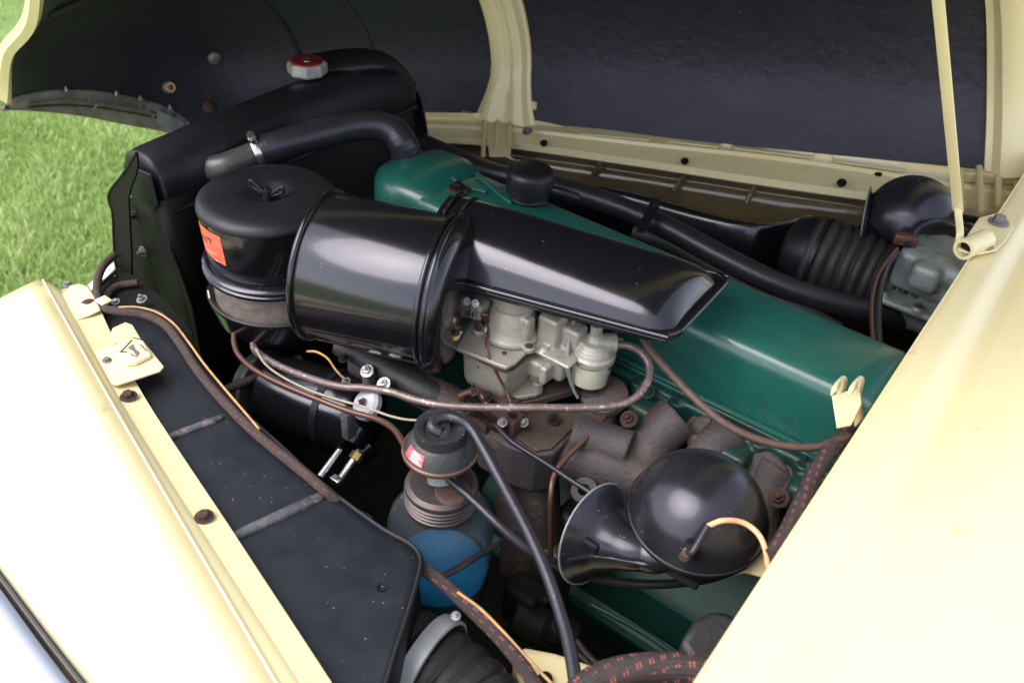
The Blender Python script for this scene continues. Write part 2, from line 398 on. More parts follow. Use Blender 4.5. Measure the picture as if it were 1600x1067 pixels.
# ================================================================== hood (opens sideways, hinged at the far side)
HG = [
 [(-.02, 1.96, 1.00), (-.02, 2.01, 1.17), (-.02, 1.98, 1.37), (-.02, 1.85, 1.57), (-.02, 1.62, 1.74), (-.02, 1.32, 1.86), (-.02, .97, 1.92), (-.02, .60, 1.90)],
 [(-.55, 1.775, .945), (-.55, 1.83, 1.10), (-.55, 1.80, 1.28), (-.55, 1.69, 1.47), (-.55, 1.48, 1.63), (-.55, 1.20, 1.74), (-.55, .9, 1.79), (-.55, .60, 1.77)],
 [(-1.0, 1.63, .895), (-1.0, 1.685, 1.04), (-1.0, 1.665, 1.20), (-1.0, 1.575, 1.37), (-1.0, 1.4, 1.51), (-1.0, 1.15, 1.60), (-1.0, .9, 1.63), (-1.0, .64, 1.60)],
 [(-1.32, 1.51, .845), (-1.32, 1.57, .97), (-1.32, 1.555, 1.11), (-1.32, 1.48, 1.25), (-1.32, 1.34, 1.36), (-1.32, 1.13, 1.42), (-1.32, .93, 1.44), (-1.32, .71, 1.40)],
 [(-1.56, 1.39, .80), (-1.58, 1.45, .90), (-1.60, 1.44, 1.01), (-1.61, 1.37, 1.11), (-1.61, 1.25, 1.18), (-1.60, 1.09, 1.215), (-1.58, .92, 1.225), (-1.53, .765, 1.20)],
 [(-1.69, 1.285, .77), (-1.73, 1.33, .84), (-1.78, 1.31, .92), (-1.80, 1.25, .99), (-1.805, 1.16, 1.04), (-1.80, 1.045, 1.07), (-1.775, .91, 1.085), (-1.70, .785, 1.085)],
 [(-1.74, 1.20, .775), (-1.775, 1.19, .80), (-1.80, 1.16, .835), (-1.815, 1.11, .865), (-1.82, 1.05, .895), (-1.82, .98, .925), (-1.815, .89, .95), (-1.795, .80, .965)],
]
HS = gridspline(HG, 10, 6)
NU, NVv = len(HS)-1, len(HS[0])-1
def hs(u, v):
    a = max(0, min(.99999, u))*NU; b = max(0, min(.99999, v))*NVv; i, j = int(a), int(b); s, t = a-i, b-j
    return lerp(lerp(HS[i][j], HS[i+1][j], s), lerp(HS[i][j+1], HS[i+1][j+1], s), t)
def hn(u, v):
    e = 1e-2; n = (hs(u+e, v)-hs(u-e, v)).cross(hs(u, v+e)-hs(u, v-e)).normalized()
    c = V((hs(u, v).x+.5, 1.05, .45))
    return n if n.dot(c-hs(u, v)) > 0 else -n
hood = thing('hood', 'open cream car hood with black grained underside and cream ribs raised over the engine', 'car hood', (-.8, 1.7, .92))
bm = B(); sheet(bm, HS); obj('underside', bm, 'hood_black', hood)
bm = B(); sheet(bm, [[p-hn(i/NU, j/NVv)*.012 for j, p in enumerate(r)] for i, r in enumerate(HS)]); obj('outer_skin', bm, 'cream', hood)
# folded rim along the free edge and the nose
def strip_uv(path, w, lift, m, name, th=.004, parent=None):
    """raised band laid on the hood inside: path of (u,v) centre, w half width in metres"""
    secs = []
    P = [hs(*q) for q in path]
    for i, q in enumerate(path):
        t = (P[min(i+1, len(P)-1)]-P[max(0, i-1)]).normalized(); n = hn(*q); s = t.cross(n).normalized()
        prof = w(i/(len(path)-1)) if callable(w) else w
        secs.append([P[i]+s*(a*prof)+n*h*lift for a, h in RIBP])
    bm = B(); loft(bm, secs); return obj(name, bm, m, parent)
RIBP = [(-1, -.02), (-1, .25), (-.86, .32), (-.72, .9), (-.55, 1.0), (-.3, .98), (-.16, .80), (.16, .80), (.3, .98), (.55, 1.0), (.72, .9), (.86, .32), (1, .25), (1, -.02)]
bm = B()
secs = []
for i in range(NU+1):
    u = i/NU; p = hs(u, 1); n = hn(u, .99); t = (hs(u, 1)-hs(u, .97)).normalized()
    secs.append([p-t*.006+n*.002, p-t*.006+n*.008, p+t*.006+n*.010, p+t*.012-n*.004, p+t*.004-n*.018, p-t*.006-n*.016])
loft(bm, secs); obj('rim', bm, 'cream', hood)
u1 = .405
strip_uv([(.392+.10*v, v) for v in [i/30*.99 for i in range(31)]], lambda t: .047+.028*max(0, 1-t*9)**1.5, .035, 'cream', 'rib', parent=hood)
strip_uv([(.022+.13*v, v) for v in [i/30*.99 for i in range(31)]], lambda t: .085, .035, 'cream', 'rib', parent=hood)
# seam ridge and crease in the nose
def ridge(path, r, name, m='hood_black'):
    bm = B(); tube(bm, [hs(*q)+hn(*q)*.001 for q in path], r, 8, 4); obj(name, bm, m, hood)
ridge([(.70, v) for v in [.0, .15, .3, .45, .6, .75, .95]], .006, 'seam_ridge')
ridge([(.60, .62), (.615, .45), (.60, .3), (.585, .15), (.60, .02)], .004, 'crease')
# trim strip hanging on the nose edge
NE = [hs(1, v) for v in [i/24 for i in range(25)]]
bm = B(); sheet(bm, [[p+V((0, 0, .002)) for p in NE], [p+V((-.012, -.0, -.028))-V((0, .006, 0)) for p in NE], [p+V((-.004, -.02, -.062*math.sin(math.pi*min(1, max(.0, (i+.5)/25)))**.6)) for i, p in enumerate(NE)]])
obj('nose_moulding', bm, mat('dusty brown grey moulding back', (.20, .165, .15), .45, .2, var2=(.36, .32, .31), vscale=25, wear=(.3, .26, .22), wearamt=.38), hood, solid=.003)
bm = B(); tube(bm, NE, .0028, 8, 1); obj('moulding_edge', bm, 'zinc', hood)
for k_, (f0, f1) in enumerate(((.35, .30), (.62, .55))):
    bm = B(); tube(bm, [p+V((-.008+.012, -.006*f0*2, -.045*f0*math.sin(math.pi*min(1, (i+1.5)/26))**.6-.006)) for i, p in enumerate(NE[2:23])], .0022, 6, 1); obj('pressed_rib', bm, 'rust' if k_ else 'zinc', hood)
for v in (.2, .42, .72):
    p = NE[int(v*24)]+V((.013, 0, -.006)); bm = B(); tube(bm, [p, p+V((.004, -.008, -.014)), p+V((.004, .008, -.022)), p+V((.002, -.004, -.034))], .0018, 6, 3); obj('spring_clip', bm, 'felt', hood)
bm = B(); a, b_ = NE[5]+V((.012, 0, -.012)), NE[9]+V((.012, 0, -.012))
prism(bm, [a, b_, b_+V((0, -.005, -.03)), a+V((0, -.01, -.033))], (.004, 0, 0)); obj('plate', bm, 'grey_cast', hood)
for v in (.12, .30, .47, .62, .80):
    p = NE[int(v*24)]+V((.012, 0, .004)); bolt(hood, p, (.2, 0, 1), .008, 'steel', kind='nut', name='stud')
    bm = B(); box(bm, p+V((.002, 0, -.012)), (.004, .016, .02), bev=.001); obj('clip', bm, 'zinc', hood)
for v, u in ((.36, .955), (.16, .93), (.30, .84)):
    bm = B(); p = hs(u, v); n = hn(u, v); lathe(bm, [(.016, 0), (.015, .006), (.009, .010), (.0, .010)], p, n, 20); obj('plug', bm, 'rust' if v < .3 else 'pipe', hood)
bm = B(); p = hs(.955, .36)+hn(.955, .36)*.012; lathe(bm, [(.007, 0), (.011, 0), (.011, .005), (.007, .005), (.007, 0)], p, hn(.955, .36)+V((.3, -.4, .3)), 20); obj('ring', bm, 'brass', hood)

# ================================================================== near front fender
RAISE = .022
Lp = [at(a, b, lambda x, y: zf(x)+RAISE) for a, b in ((66, 437), (157, 600), (294, 835), (431, 1067), (560, 1290), (700, 1535))]
def LX(x):      # y of the fender's inner edge
    for a, b in zip(Lp, Lp[1:]):
        if x <= b.x or b is Lp[-1]: return lerp(a.y, b.y, (x-a.x)/(b.x-a.x))
def zfend(x, y):
    d = max(0, LX(x)-y); z = zf(x)+RAISE-.55*d*d-.02*d
    if x < -1.22: z -= 1.7*(-1.22-x)**1.8
    if d > .30: z -= 6*(d-.30)**2
    return z
nf = thing('near_fender', 'cream front fender nearest the viewer, bleached by daylight, with a grey side strip', 'car fender', (-.75, .3, .6))
xs = [0.1-i*.045 for i in range(38)]; ds = [0, .03, .07, .12, .17, .22, .27, .31, .35, .39, .42, .44]
G = [[V((x, LX(x)-d, zfend(x, LX(x)-d))) for d in ds]+[V((x, LX(x)-.455, zfend(x, LX(x)-.44)-.15)), V((x, LX(x)-.46, zfend(x, LX(x)-.44)-.40))] for x in xs]
bm = B(); sheet(bm, G); obj('fender_panel', bm, 'cream', nf, solid=.002, angle=80)
mp = [at(a, b, lambda x, y: zfend(x, y)+.006) for a, b in ((-60, 850), (-10, 918), (50, 1000), (105, 1072), (160, 1140), (220, 1210))]
bm = B(); tube(bm, mp, .0085, 10, 6, flat=.7); obj('side_strip', bm, 'chrome', nf)
bm = B(); tube(bm, [p+V((0, .012, .002)) for p in mp], .0022, 6, 6); obj('strip_gasket', bm, 'rubber', nf)
# flange rail bolted along the fender
fr = thing('fender_rail', 'narrow cream rail with rusty bolts along the near fender edge', 'rail', (-.8, .5, .9))
zr = lambda dz: (lambda x, y: zf(x)+dz)
Lp = Lp[:5]
Cp = [at(a, b, zr(.004)) for a, b in ((97, 452), (192, 626), (335, 850), (477, 1067), (620, 1290))]
Ip = [at(a, b, zr(-.002)) for a, b in ((139, 446), (214, 600), (367, 835), (519, 1067), (670, 1300))]
def dense(P, n=14): return crom(P, n)[0]
bm = B(); sheet(bm, [dense(Lp), [lerp(a, b, .85)-V((0, 0, .002)) for a, b in zip(dense(Lp), dense(Cp))], dense(Cp), [lerp(a, b, .1)-V((0, 0, .0)) for a, b in zip(dense(Cp), dense(Ip))], dense(Ip), [p-V((0, 0, .012)) for p in dense(Ip)]])
obj('rail_strip', bm, 'cream', fr, solid=.002, angle=20)
bm = B(); tube(bm, [p+V((0, .001, -.001)) for p in Lp], .002, 6, 10); obj('seam_sealer', bm, 'cream', fr)
e = [at(a, b, zr(.006)) for a, b in ((99, 458), (110, 446), (124, 443), (136, 447), (147, 463), (157, 484), (140, 492), (121, 499), (108, 482))]
bm = B(); prism(bm, e, (0, 0, -.003)); obj('end_tab', bm, 'cream', fr, bevel=.0012)
for a, b, s in ((138, 474, .0105), (201, 620, .0115), (319, 808, .0112), (475, 1085, .0112)):
    bolt(fr, at(a, b, zr(.004)), (0, -.05, 1), s, 'rust', kind='hex' if a > 150 else 'round', label='rusty round headed bolt' if a < 150 else None)
bolt(fr, at(106, 445, zr(.004)), (0, 0, 1), .008, 'grey_cast')

# ================================================================== near fender apron (black panel)
AZ = lambda x, y: zf(x)-.016
AI = [(160, 478), (240, 484), (268, 504), (298, 545), (330, 590), (365, 628), (400, 660), (450, 705), (500, 752), (552, 792), (600, 826), (640, 848), (656, 866), (657, 886), (650, 915), (638, 956), (622, 1005), (603, 1067), (585, 1130)]
AO = [(140, 500), (165, 520), (185, 560), (214, 606), (240, 652), (265, 700), (290, 745), (320, 795), (345, 838), (370, 880), (395, 920), (415, 952), (430, 975), (445, 1000), (458, 1022), (470, 1040), (482, 1062), (500, 1090), (520, 1130)]
def apt(p): return at(p[0], p[1], AZ)
ap = thing('fender_apron', 'black dusty inner fender apron panel with two raised ribs beside the cream rail', 'panel', (-.7, .5, .88))
rows = [[lerp(apt(a), apt(b), t) for t in [k/10 for k in range(11)]] for a, b in zip(AO, AI)]
bm = B(); sheet(bm, gridspline(rows, 4, 1)); obj('apron_plate', bm, 'apron_black', ap, solid=.003, angle=60)
edge = crom([apt(p) for p in AI], 5)[0]
bm = B(); tube(bm, [p+V((0, 0, -.001)) for p in edge], .0026, 8, 1); obj('rolled_edge', bm, 'satin_black', ap)
bm = B(); sheet(bm, [edge, [p+V((0, -.004, -.03)) for p in edge], [p+V((.0, .02, -.25)) for p in edge], [p+V((.0, .03, -.5)) for p in edge]]); obj('apron_skirt', bm, 'dark', ap, solid=.003)
def rib(a, b, r):
    A, C_ = apt(a), apt(b); bm = B(); tube(bm, [lerp(A, C_, t)+V((0, 0, .001)) for t in (0, .04, .2, .5, .8, .95, 1)], [r*.6, r*.9, r, r, r, r*.85, r*.3], 14, 5)
    obj('rib', bm, mat('worn black rib paint', (.085, .085, .098), .4, var2=(.02, .02, .024), vscale=40, specks=.6, wear=(.16, .12, .11), wearamt=.43, wscale=55), ap)
rib((255, 688), (350, 652), .0055); rib((362, 842), (508, 774), .0072)
bm = B(); p = apt((597, 918)); lathe(bm, [(0, -.004), (.0035, -.004), (.0035, .001), (.006, .0016), (.0065, 0)], p, n=16); obj('drain_hole', bm, 'dark', ap)

# hood latch bracket
lb = thing('latch_bracket', 'cream painted latch plate with worn tab bolted to the near rail', 'latch', at(200, 560, AZ)+V((0, 0, .01)))
PZ = lambda dz: (lambda x, y: zf(x)+.012+dz)
bm = B(); prism(bm, [at(a, b, PZ(0)) for a, b in ((147, 549), (215, 527), (224, 532), (256, 572), (250, 579), (182, 601), (174, 599))], (0, 0, -.0035)); obj('plate', bm, 'cream', lb, bevel=.0012)
bm = B(); prism(bm, [at(a, b, PZ(.004)) for a, b in ((172, 522), (176, 512), (196, 503), (207, 507), (222, 532), (196, 545), (186, 540))], (0, 0, -.004)); obj('tab', bm, 'cream_old', lb, bevel=.0012)
bm = B(); prism(bm, [at(a, b, PZ(.007)) for a, b in ((185, 551), (206, 528), (222, 530), (236, 554), (212, 566), (196, 568))], (0, 0, -.006)); obj('catch_plate', bm, 'cream', lb, bevel=.0012)
bm = B(); prism(bm, [at(a, b, PZ(.0085)) for a, b in ((200, 543), (207, 537), (212, 546), (218, 550), (214, 556), (208, 548))], (0, 0, -.0015)); obj('worn_patch', bm, 'zinc', lb)
for q in (((186, 549), (198, 550)), ((204, 553), (213, 557)), ((219, 538), (229, 548)), ((207, 527), (222, 531)), ((188, 550), (206, 531))):
    bm = B(); tube(bm, [at(*q[0], PZ(.008)), at(*q[1], PZ(.008))], .0007, 6, 2); obj('slot', bm, 'dark', lb)
bolt(lb, at(167, 563, PZ(.001)), (0, 0, 1), .0065, 'zinc')

# ================================================================== cowl
ZC = 1.05
E0 = V((-.093, .45, ZC)); 
def cx(y): return -.094-.0*y
cw = thing('cowl', 'cream cowl panel with a rounded edge ridge behind the engine bay', 'car cowl', (.1, 1.1, 1.0))
prof = [(0, -.12), (0, -.010), (.003, -.003), (.010, 0), (.028, .001), (.040, .0), (.048, -.004), (.058, -.009), (.070, -.009), (.085, -.003), (.12, .004), (.18, .010), (.20, .017), (.23, .018), (.32, .024), (.5, .034), (.7, .038)]
cp0 = at(1080, 1067, ZC); cp1 = at(1600, 270, ZC)
print('cowl edge', cp0, cp1)
ys = [-.3+i*.1 for i in range(32)]
def cedge(y):
    return cp0.x+(cp1.x-cp0.x)*(y-cp0.y)/(cp1.y-cp0.y)-.0
bm = B(); sheet(bm, gridspline([[V((cedge(y)+a*(1+.35*max(0, 1.4-y)), y, ZC+h)) for a, h in prof] for y in ys], 1, 3)); obj('cowl_panel', bm, 'cream', cw, solid=.002, angle=80)
bm = B(); box(bm, (cp0.x+.11, 1.1, .62), (.01, 2.2, .84)); obj('firewall', bm, 'dark', cw)

# ================================================================== far side ledge
def fz(dz): return lambda x, y: zf(x)+dz
FL = thing('far_ledge', 'cream sheet metal ledge with stepped flange and drain holes below the hood hinge', 'ledge', (-.6, 1.75, .9))
top = [at(a, b, fz(.0)) for a, b in ((655, 183), (735, 186), (830, 191), (1000, 205), (1200, 223), (1400, 251), (1515, 268), (1640, 287))]
st1 = [at(a, b, fz(-.004)) for a, b in ((655, 194), (735, 197), (830, 203), (1000, 222), (1200, 243), (1400, 271), (1515, 290), (1640, 309))]
lip = [at(a, b, fz(-.020)) for a, b in ((655, 213), (735, 216), (830, 226), (1000, 250), (1200, 280), (1400, 308), (1515, 325), (1640, 345))]
bot = [p+V((0, -.004, -.014)) for p in lip]
back = [at(a, b, fz(.012)) for a, b in ((655, 178), (735, 178), (830, 171), (1000, 192), (1200, 213), (1400, 238), (1515, 252), (1640, 268))]; b2 = [lerp(a, b, .1)+V((0, 0, .002)) for a, b in zip(back, top)]; b3 = [lerp(a, b, .88)+V((0, 0, .001)) for a, b in zip(back, top)]
bm = B(); sheet(bm, [dense(q, 8) for q in (back, b2, b3, top, [lerp(a, b, .15)-V((0, 0, .003)) for a, b in zip(top, st1)], st1, [lerp(a, b, .06)-V((0, 0, .006)) for a, b in zip(st1, lip)], lip, bot, [p+V((0, .03, -.002)) for p in bot])])
obj('ledge_panel', bm, 'cream', FL, solid=.002, angle=25)
# trapezoid plates added to shape the white highlights on the step
for q in (((885, 197), (1024, 209), (1014, 219), (906, 209)), ((1034, 210), (1130, 219), (1122, 230), (1044, 221)), ((1140, 220), (1275, 235), (1268, 246), (1148, 232)), ((1300, 239), (1408, 255), (1416, 268), (1306, 252))):
    bm = B(); prism(bm, [at(a, b, fz(.002)) for a, b in q], (0, 0, -.003)); obj('highlight_plate', bm, 'cream', FL, bevel=.001)
for a, b, r, m_ in ((830, 175, .011, 'zinc'), (824, 206, .012, 'zinc')): bolt(FL, at(a, b, fz(.006)), (0, -.5, 1), r, m_)
for a, b, r in ((850, 225, .007), (1070, 253, .007), (1315, 287, .008), (1372, 274, .006), (1334, 247, .005)):
    p = at(a, b, fz(-.012)); bm = B(); lathe(bm, [(r, -.002), (r*1.25, .0035), (0, .004)], p, (0, -.55, 1), 16); obj('hole', bm, 'dark', FL)
# hinge brackets
def bracket(pts, w, name='hinge_bracket'):
    bm = B(); prism(bm, pts, w); return obj(name, bm, 'cream_old', FL, bevel=.002)
bracket([at(a, b, fz(.0)) for a, b in ((757, 188), (800, 190), (796, 245), (764, 245))], (0, .006, -.004))
bracket([at(a, b, fz(.004)) for a, b in ((720, 150), (735, 152), (738, 180), (722, 178))], (0, .01, -.004))
bolt(FL, at(729, 168, fz(.006)), (0, -.4, 1), .010, 'zinc')
for xx in (757, 777, 797):
    a, b = at(xx, 190, fz(.002)), at(xx-2+(xx-757)*-.1, 243, fz(-.006)); bm = B(); tube(bm, [a, b], .005, 8, 3); obj('flange', bm, 'cream_old', FL)
for a0, b0 in (((1500, 268), (1500, 330)), ((1530, 262), (1532, 335)), ((1560, 262), (1560, 325)), ((1590, 250), (1588, 300))):
    bm = B(); tube(bm, [at(*a0, fz(.02)), at(*b0, fz(-.0))], .007, 8, 3); obj('flange', bm, 'cream_old', FL)
bm = B(); prism(bm, [at(a, b, fz(.018)) for a, b in ((1498, 262), (1600, 268), (1600, 276), (1500, 270))], (0, 0, -.02)); obj('hinge_bracket', bm, 'cream_old', FL, bevel=.002)
bm = B(); prism(bm, [at(a, b, fz(-.01)) for a, b in ((1520, 272), (1600, 276), (1590, 292), (1525, 290))], (0, 0, -.004)); obj('rust_patch', bm, 'rust', FL)
# release rod above the ledge
rr = thing('release_rod', 'thin cream hood release rod running above the far ledge', 'rod', at(1100, 195, fz(.03)))
bm = B(); tube(bm, [at(a, b, fz(.035)) for a, b in ((812, 158), (900, 163), (1040, 177), (1200, 196), (1350, 213), (1500, 232))], .0045, 10, 6); obj('rod', bm, 'cream', rr)
bm = B(); box(bm, at(830, 164, fz(.034)), (.028, .008, .018), bev=.002); obj('clip', bm, 'cream', rr)
bm = B(); box(bm, at(1502, 226, fz(.035)), (.012, .012, .012), bev=.002); obj('clip', bm, 'cream', rr)

# far inner panels
FA = thing('far_apron', 'shiny black inner fender wall coloured brown for the reflected cream ledge above with low ribs', 'panel', (-.6, 1.7, .8))
w0 = [p+V((0, .012, -.004)) for p in bot]; w1 = [at(a, b, fz(-.075)) for a, b in ((655, 236), (735, 244), (830, 262), (1000, 288), (1200, 320), (1400, 348), (1515, 370), (1640, 390))]
bm = B(); sheet(bm, gridspline([w0, [lerp(a, b, .5)+V((0, .008, 0)) for a, b in zip(w0, w1)], w1, [p+V((0, -.01, -.1)) for p in w1], [p+V((0, 0, -.4)) for p in w1]], 3, 4)); obj('wall_panel', bm, 'olive', FA, solid=.002, angle=60)
for a, b in (((940, 256), (925, 275)), ((1072, 272), (1052, 300)), ((1180, 290), (1165, 318))):
    bm = B(); A_, B_ = at(*a, fz(-.038)), at(*b, fz(-.066)); tube(bm, [A_, lerp(A_, B_, .5)+V((0, -.002, .003)), B_], .005, 8, 4); obj('rib', bm, 'olive', FA)
TR = thing('air_trough', 'black sheet metal air trough with thin lip in a pale highlight colour along the far side', 'trough', (-.6, 1.55, .75))
tl = [at(a, b, fz(-.085)) for a, b in ((640, 236), (740, 262), (870, 283), (985, 302), (1085, 330), (1165, 348), (1215, 350), (1280, 334), (1340, 317), (1400, 300))]
bm = B(); sheet(bm, gridspline([tl, [p+V((0, -.01, -.012)) for p in tl], [p+V((0, -.04, -.10)) for p in tl], [p+V((0, -.05, -.3)) for p in tl], [p+V((0, -.20, -.42)) for p in tl]], 3, 3)); obj('trough_wall', bm, 'gloss_black', TR, solid=.003, angle=60)
bm = B(); tube(bm, tl, .0022, 8, 6); obj('lip', bm, 'pale_boss', TR)  # pale colour paints the highlight along the worn trough edge

# undertray and chassis (tray added to block grass light, front plate to hide the lawn)
cz = thing('engine_blocking_tray', 'added black undertray deep below the engine', 'blocking tray', (-.7, 1.0, .3))
bm = B(); box(bm, (-.60, 1.05, .30), (1.42, 1.7, .01)); obj('tray', bm, 'dark', cz)
bm = B(); box(bm, (-1.30, 1.05, .36), (.01, 1.3, .24)); obj('lawn_hiding_plate', bm, 'dark', cz)
bm = B(); box(bm, (-.62, .62, .48), (1.35, .07, .12), bev=.01); obj('chassis_rail', bm, 'dark', cz)
bm = B(); box(bm, (-.62, 1.48, .48), (1.35, .07, .12), bev=.01); obj('chassis_rail', bm, 'dark', cz)

# ================================================================== radiator
rd = thing('radiator', 'black radiator with rounded top tank and side frame at the front of the bay', 'radiator', (-1.22, 1.03, .45))
def rsec(y, s=1., zt=1.078, xo=0):
    c = V((-1.235+xo, y, 1.0)); P = []
    prof = [(.048, -.03), (.050, .0), (.045, .03), (.03, .055), (.008, .068), (-.02, .068), (-.045, .055), (-.058, .03), (-.06, 0), (-.06, -.03)]
    return [c+V((a*s, 0, b*(zt-1.0)/.068 if b > 0 else b)) for a, b in prof]
ysec = [(.728, .5, 1.04), (.732, .9, 1.058), (.745, 1, 1.064), (.80, 1, 1.068), (.95, 1, 1.076), (1.15, 1, 1.080), (1.26, 1, 1.076), (1.32, 1, 1.06), (1.345, .95, 1.035), (1.355, .7, 1.01)]
bm = B(); loft(bm, gridspline([rsec(y, s, z) for y, s, z in ysec], 4, 2)); obj('top_tank', bm, 'satin_black', rd, angle=50)
bm = B(); box(bm, (-1.235, 1.045, .70), (.075, .60, .56), bev=.004); obj('core', bm, 'core', rd)
bm = B(); tube(bm, [V((-1.184, y, .975)) for y in (.74, 1.0, 1.34)], .006, 8, 2); obj('tank_seam', bm, 'satin_black', rd)
# outlet elbow
ne = [at(285, 272, .99), at(312, 264, 1.005), at(345, 262, 1.02), at(378, 249, 1.03), at(408, 237, 1.036)]
bm = B(); tube(bm, ne, [.034, .027, .0225, .021, .021], 20, 6); obj('outlet_neck', bm, mat('painted worn neck', (.035, .032, .033), .38, var2=(.05, .045, .045), vscale=30, wear=(.30, .16, .09), wearamt=.34, wscale=24, specks=.6), rd)
# cap
rc = at(480, 104, 1.098)
bm = B(); lathe(bm, [(0, -.012), (.036, -.012), (.0375, -.009), (.0375, .006), (.034, .010), (0, .010)], rc, n=8); cp_ = obj('radiator_cap', bm, mat('dull cast cap metal', (.52, .51, .50), .38, .6, var=.25, vscale=70), rd, angle=20); cp_['label'] = 'eight sided metal filler cap with dark red top'
bm = B(); lathe(bm, [(.0295, .0095), (.0295, .0125), (.0275, .0135), (.012, .0125), (.010, .0105), (.0, .0105)], rc, n=40); obj('cap_top', bm, 'red', cp_)
bm = B(); lathe(bm, [(.0, .0108), (.0095, .0108), (.0085, .0125), (0, .0145)], rc, n=24); obj('centre_dome', bm, 'steel', cp_)
bm = B(); lathe(bm, [(.024, -.03), (.024, -.005), (0, -.005)], rc, n=24); obj('filler_neck', bm, 'satin_black', cp_)
# side frame
fy = .722
def pz(px, py, y=fy): return at(px, py, y=y)
bm = B(); prism(bm, [pz(*q) for q in ((205, 318), (222, 308), (243, 300), (246, 330), (300, 480), (330, 640), (260, 640), (225, 480))], (0, .004, 0)); obj('side_frame', bm, 'dark', rd, bevel=.001)
xr = [V((-1.245, fy, 1.0)), V((-1.24, fy, .9)), V((-1.22, fy, .7)), V((-1.20, fy, .45))]
bm = B(); sheet(bm, [[p+V((-.01, 0, 0)) for p in xr], [p+V((.055, .002, 0)) for p in xr], [p+V((.060, .012, 0)) for p in xr], [p+V((.06, .06, 0)) for p in xr]]); obj('side_channel', bm, 'dark', rd, solid=.003, angle=30)
bm = B(); prism(bm, [V((-1.262, .719, 1.045)), V((-1.19, .719, 1.05)), V((-1.186, .719, .995)), V((-1.20, .719, .985)), V((-1.262, .719, .985))], (0, -.004, 0)); obj('corner_plate', bm, 'satin_black', rd, bevel=.0015)
for a, b, r, m_ in ((224, 393, .010, 'zinc'), (210, 337, .009, 'satin_black'), (253, 487, .010, 'zinc'), (214, 470, .008, 'zinc')): bolt(rd, pz(a, b, fy-.006), (0, -1, .1), r, m_, kind='nut')
# arched shroud on the far side
arc = [(462, 104), (500, 92), (545, 84), (585, 82), (612, 88), (636, 112), (650, 150), (657, 190), (661, 235), (664, 270)]
AZS = [1.085, 1.092, 1.098, 1.098, 1.09, 1.065, 1.03, 1.0, .965, .93]
A0 = [at(a, b, y=lerp(1.12, 1.37, min(1, i/5))) for i, (a, b) in enumerate(arc)]
bm = B(); sheet(bm, gridspline([[p+V((-.03, 0, 0)) for p in A0], A0, [p+V((.028, -.008, -.012)) for p in A0], [p+V((.03, -.012, -.03)) for p in A0]], 2, 4)); obj('shroud', bm, 'satin_black', rd, solid=.003, angle=60)
bm = B(); sheet(bm, [[p+V((-.02, -.005, -.004)) for p in A0[2:]], [V((-1.21, 1.30, max(.45, p.z-.10-.05*i))) for i, p in enumerate(A0[2:])]]); obj('shroud_web', bm, 'core', rd, solid=.002)
# deflector fin ahead of the radiator
bm = B(); fin = [at(a, b, y=.68) for a, b in ((213, 239), (206, 250), (190, 275), (176, 292), (170, 304), (171, 318), (176, 335), (178, 380), (182, 430), (187, 474), (205, 478), (205, 400), (202, 340), (200, 312), (204, 294), (212, 275), (215, 256))]
prism(bm, fin, (0, .004, 0)); o = obj('air_deflector', bm, 'dark', None, bevel=.001); tag(o, 'thin curved black air deflector standing in front of the radiator beside the lawn', 'deflector')
bm = B(); tube(bm, fin[:10], .0022, 6, 3); e_ = obj('rolled_edge', bm, 'satin_black', o)
# black plate in front of the radiator side
fp = thing('front_baffle', 'black baffle plate in front of the radiator side frame', 'baffle', at(190, 470, .8))
bm = B(); prism(bm, [at(a, b, y=.73) for a, b in ((196, 315), (215, 300), (240, 330), (270, 500), (270, 700), (200, 700), (186, 500))], (0, .003, 0)); obj('plate', bm, 'dark', fp)
bm = B(); prism(bm, [at(a, b, .86) for a, b in ((150, 440), (200, 425), (260, 470), (300, 520), (300, 560), (160, 500))], (0, 0, -.004)); obj('shelf', bm, 'dark', fp)
bolt(fp, at(222, 468, .875), (0, -.3, 1), .009, 'zinc', kind='nut'); bolt(fp, at(181, 472, .885), (0, -.3, 1), .007, 'zinc')
hl = thing('headlamp_bracket', 'white painted lamp bracket with black edge half hidden behind the cream rail', 'bracket', at(150, 440, .85))
bm = B(); prism(bm, [at(a, b, .86) for a, b in ((133, 448), (178, 408), (181, 420), (142, 457))], (0, 0, -.01)); obj('bar', bm, 'white_plastic', hl, bevel=.002)
bm = B(); tube(bm, [at(135, 452, .868), at(142, 458, .868), at(181, 424, .868)], .003, 8, 4); obj('black_edge', bm, 'rubber', hl)
# radiator hose
hh = thing('radiator_hose', 'thick black ribbed radiator hose curving from the tank to the green housing', 'hose', at(500, 240, 1.0))
hp = [at(398, 240, 1.036), at(430, 229, 1.045), at(480, 215, 1.052), at(540, 200, 1.058), at(585, 196, 1.06), at(615, 206, 1.052), at(630, 226, 1.035), at(637, 248, 1.008)]
bm = B(); tube(bm, hp, .0262, 28, 14, ripple=lambda L, i: 1+.012*math.sin(L*2*math.pi/.0075)); obj('hose', bm, 'rubber', hh, angle=80)
def clamp(parent, p, ax, r, w=.012, screw=(0, -.3, 1), mt='steel', name='clamp'):
    bm = B(); lathe(bm, [(r-.001, -w/2), (r+.0015, -w/2), (r+.0025, 0), (r+.0015, w/2), (r-.001, w/2)], p, ax, 36); o = obj(name, bm, mt, parent)
    a = V(ax).normalized(); s = V(screw); s = (s-a*s.dot(a)).normalized(); t = a.cross(s); q = V(p)+s*(r+.005)
    bm = B(); box(bm, q, (.014, .018, .010), (a, t, s), bev=.002); cyl(bm, q-t*.014, q+t*.014, .004, 10); obj('clamp_screw', bm, 'steel', o)
clamp(hh, hp[0]+(hp[1]-hp[0])*.15, hp[1]-hp[0], .0265)
clamp(hh, hp[-1], hp[-1]-hp[-2], .0275, screw=(.3, -1, .3), mt='zinc')

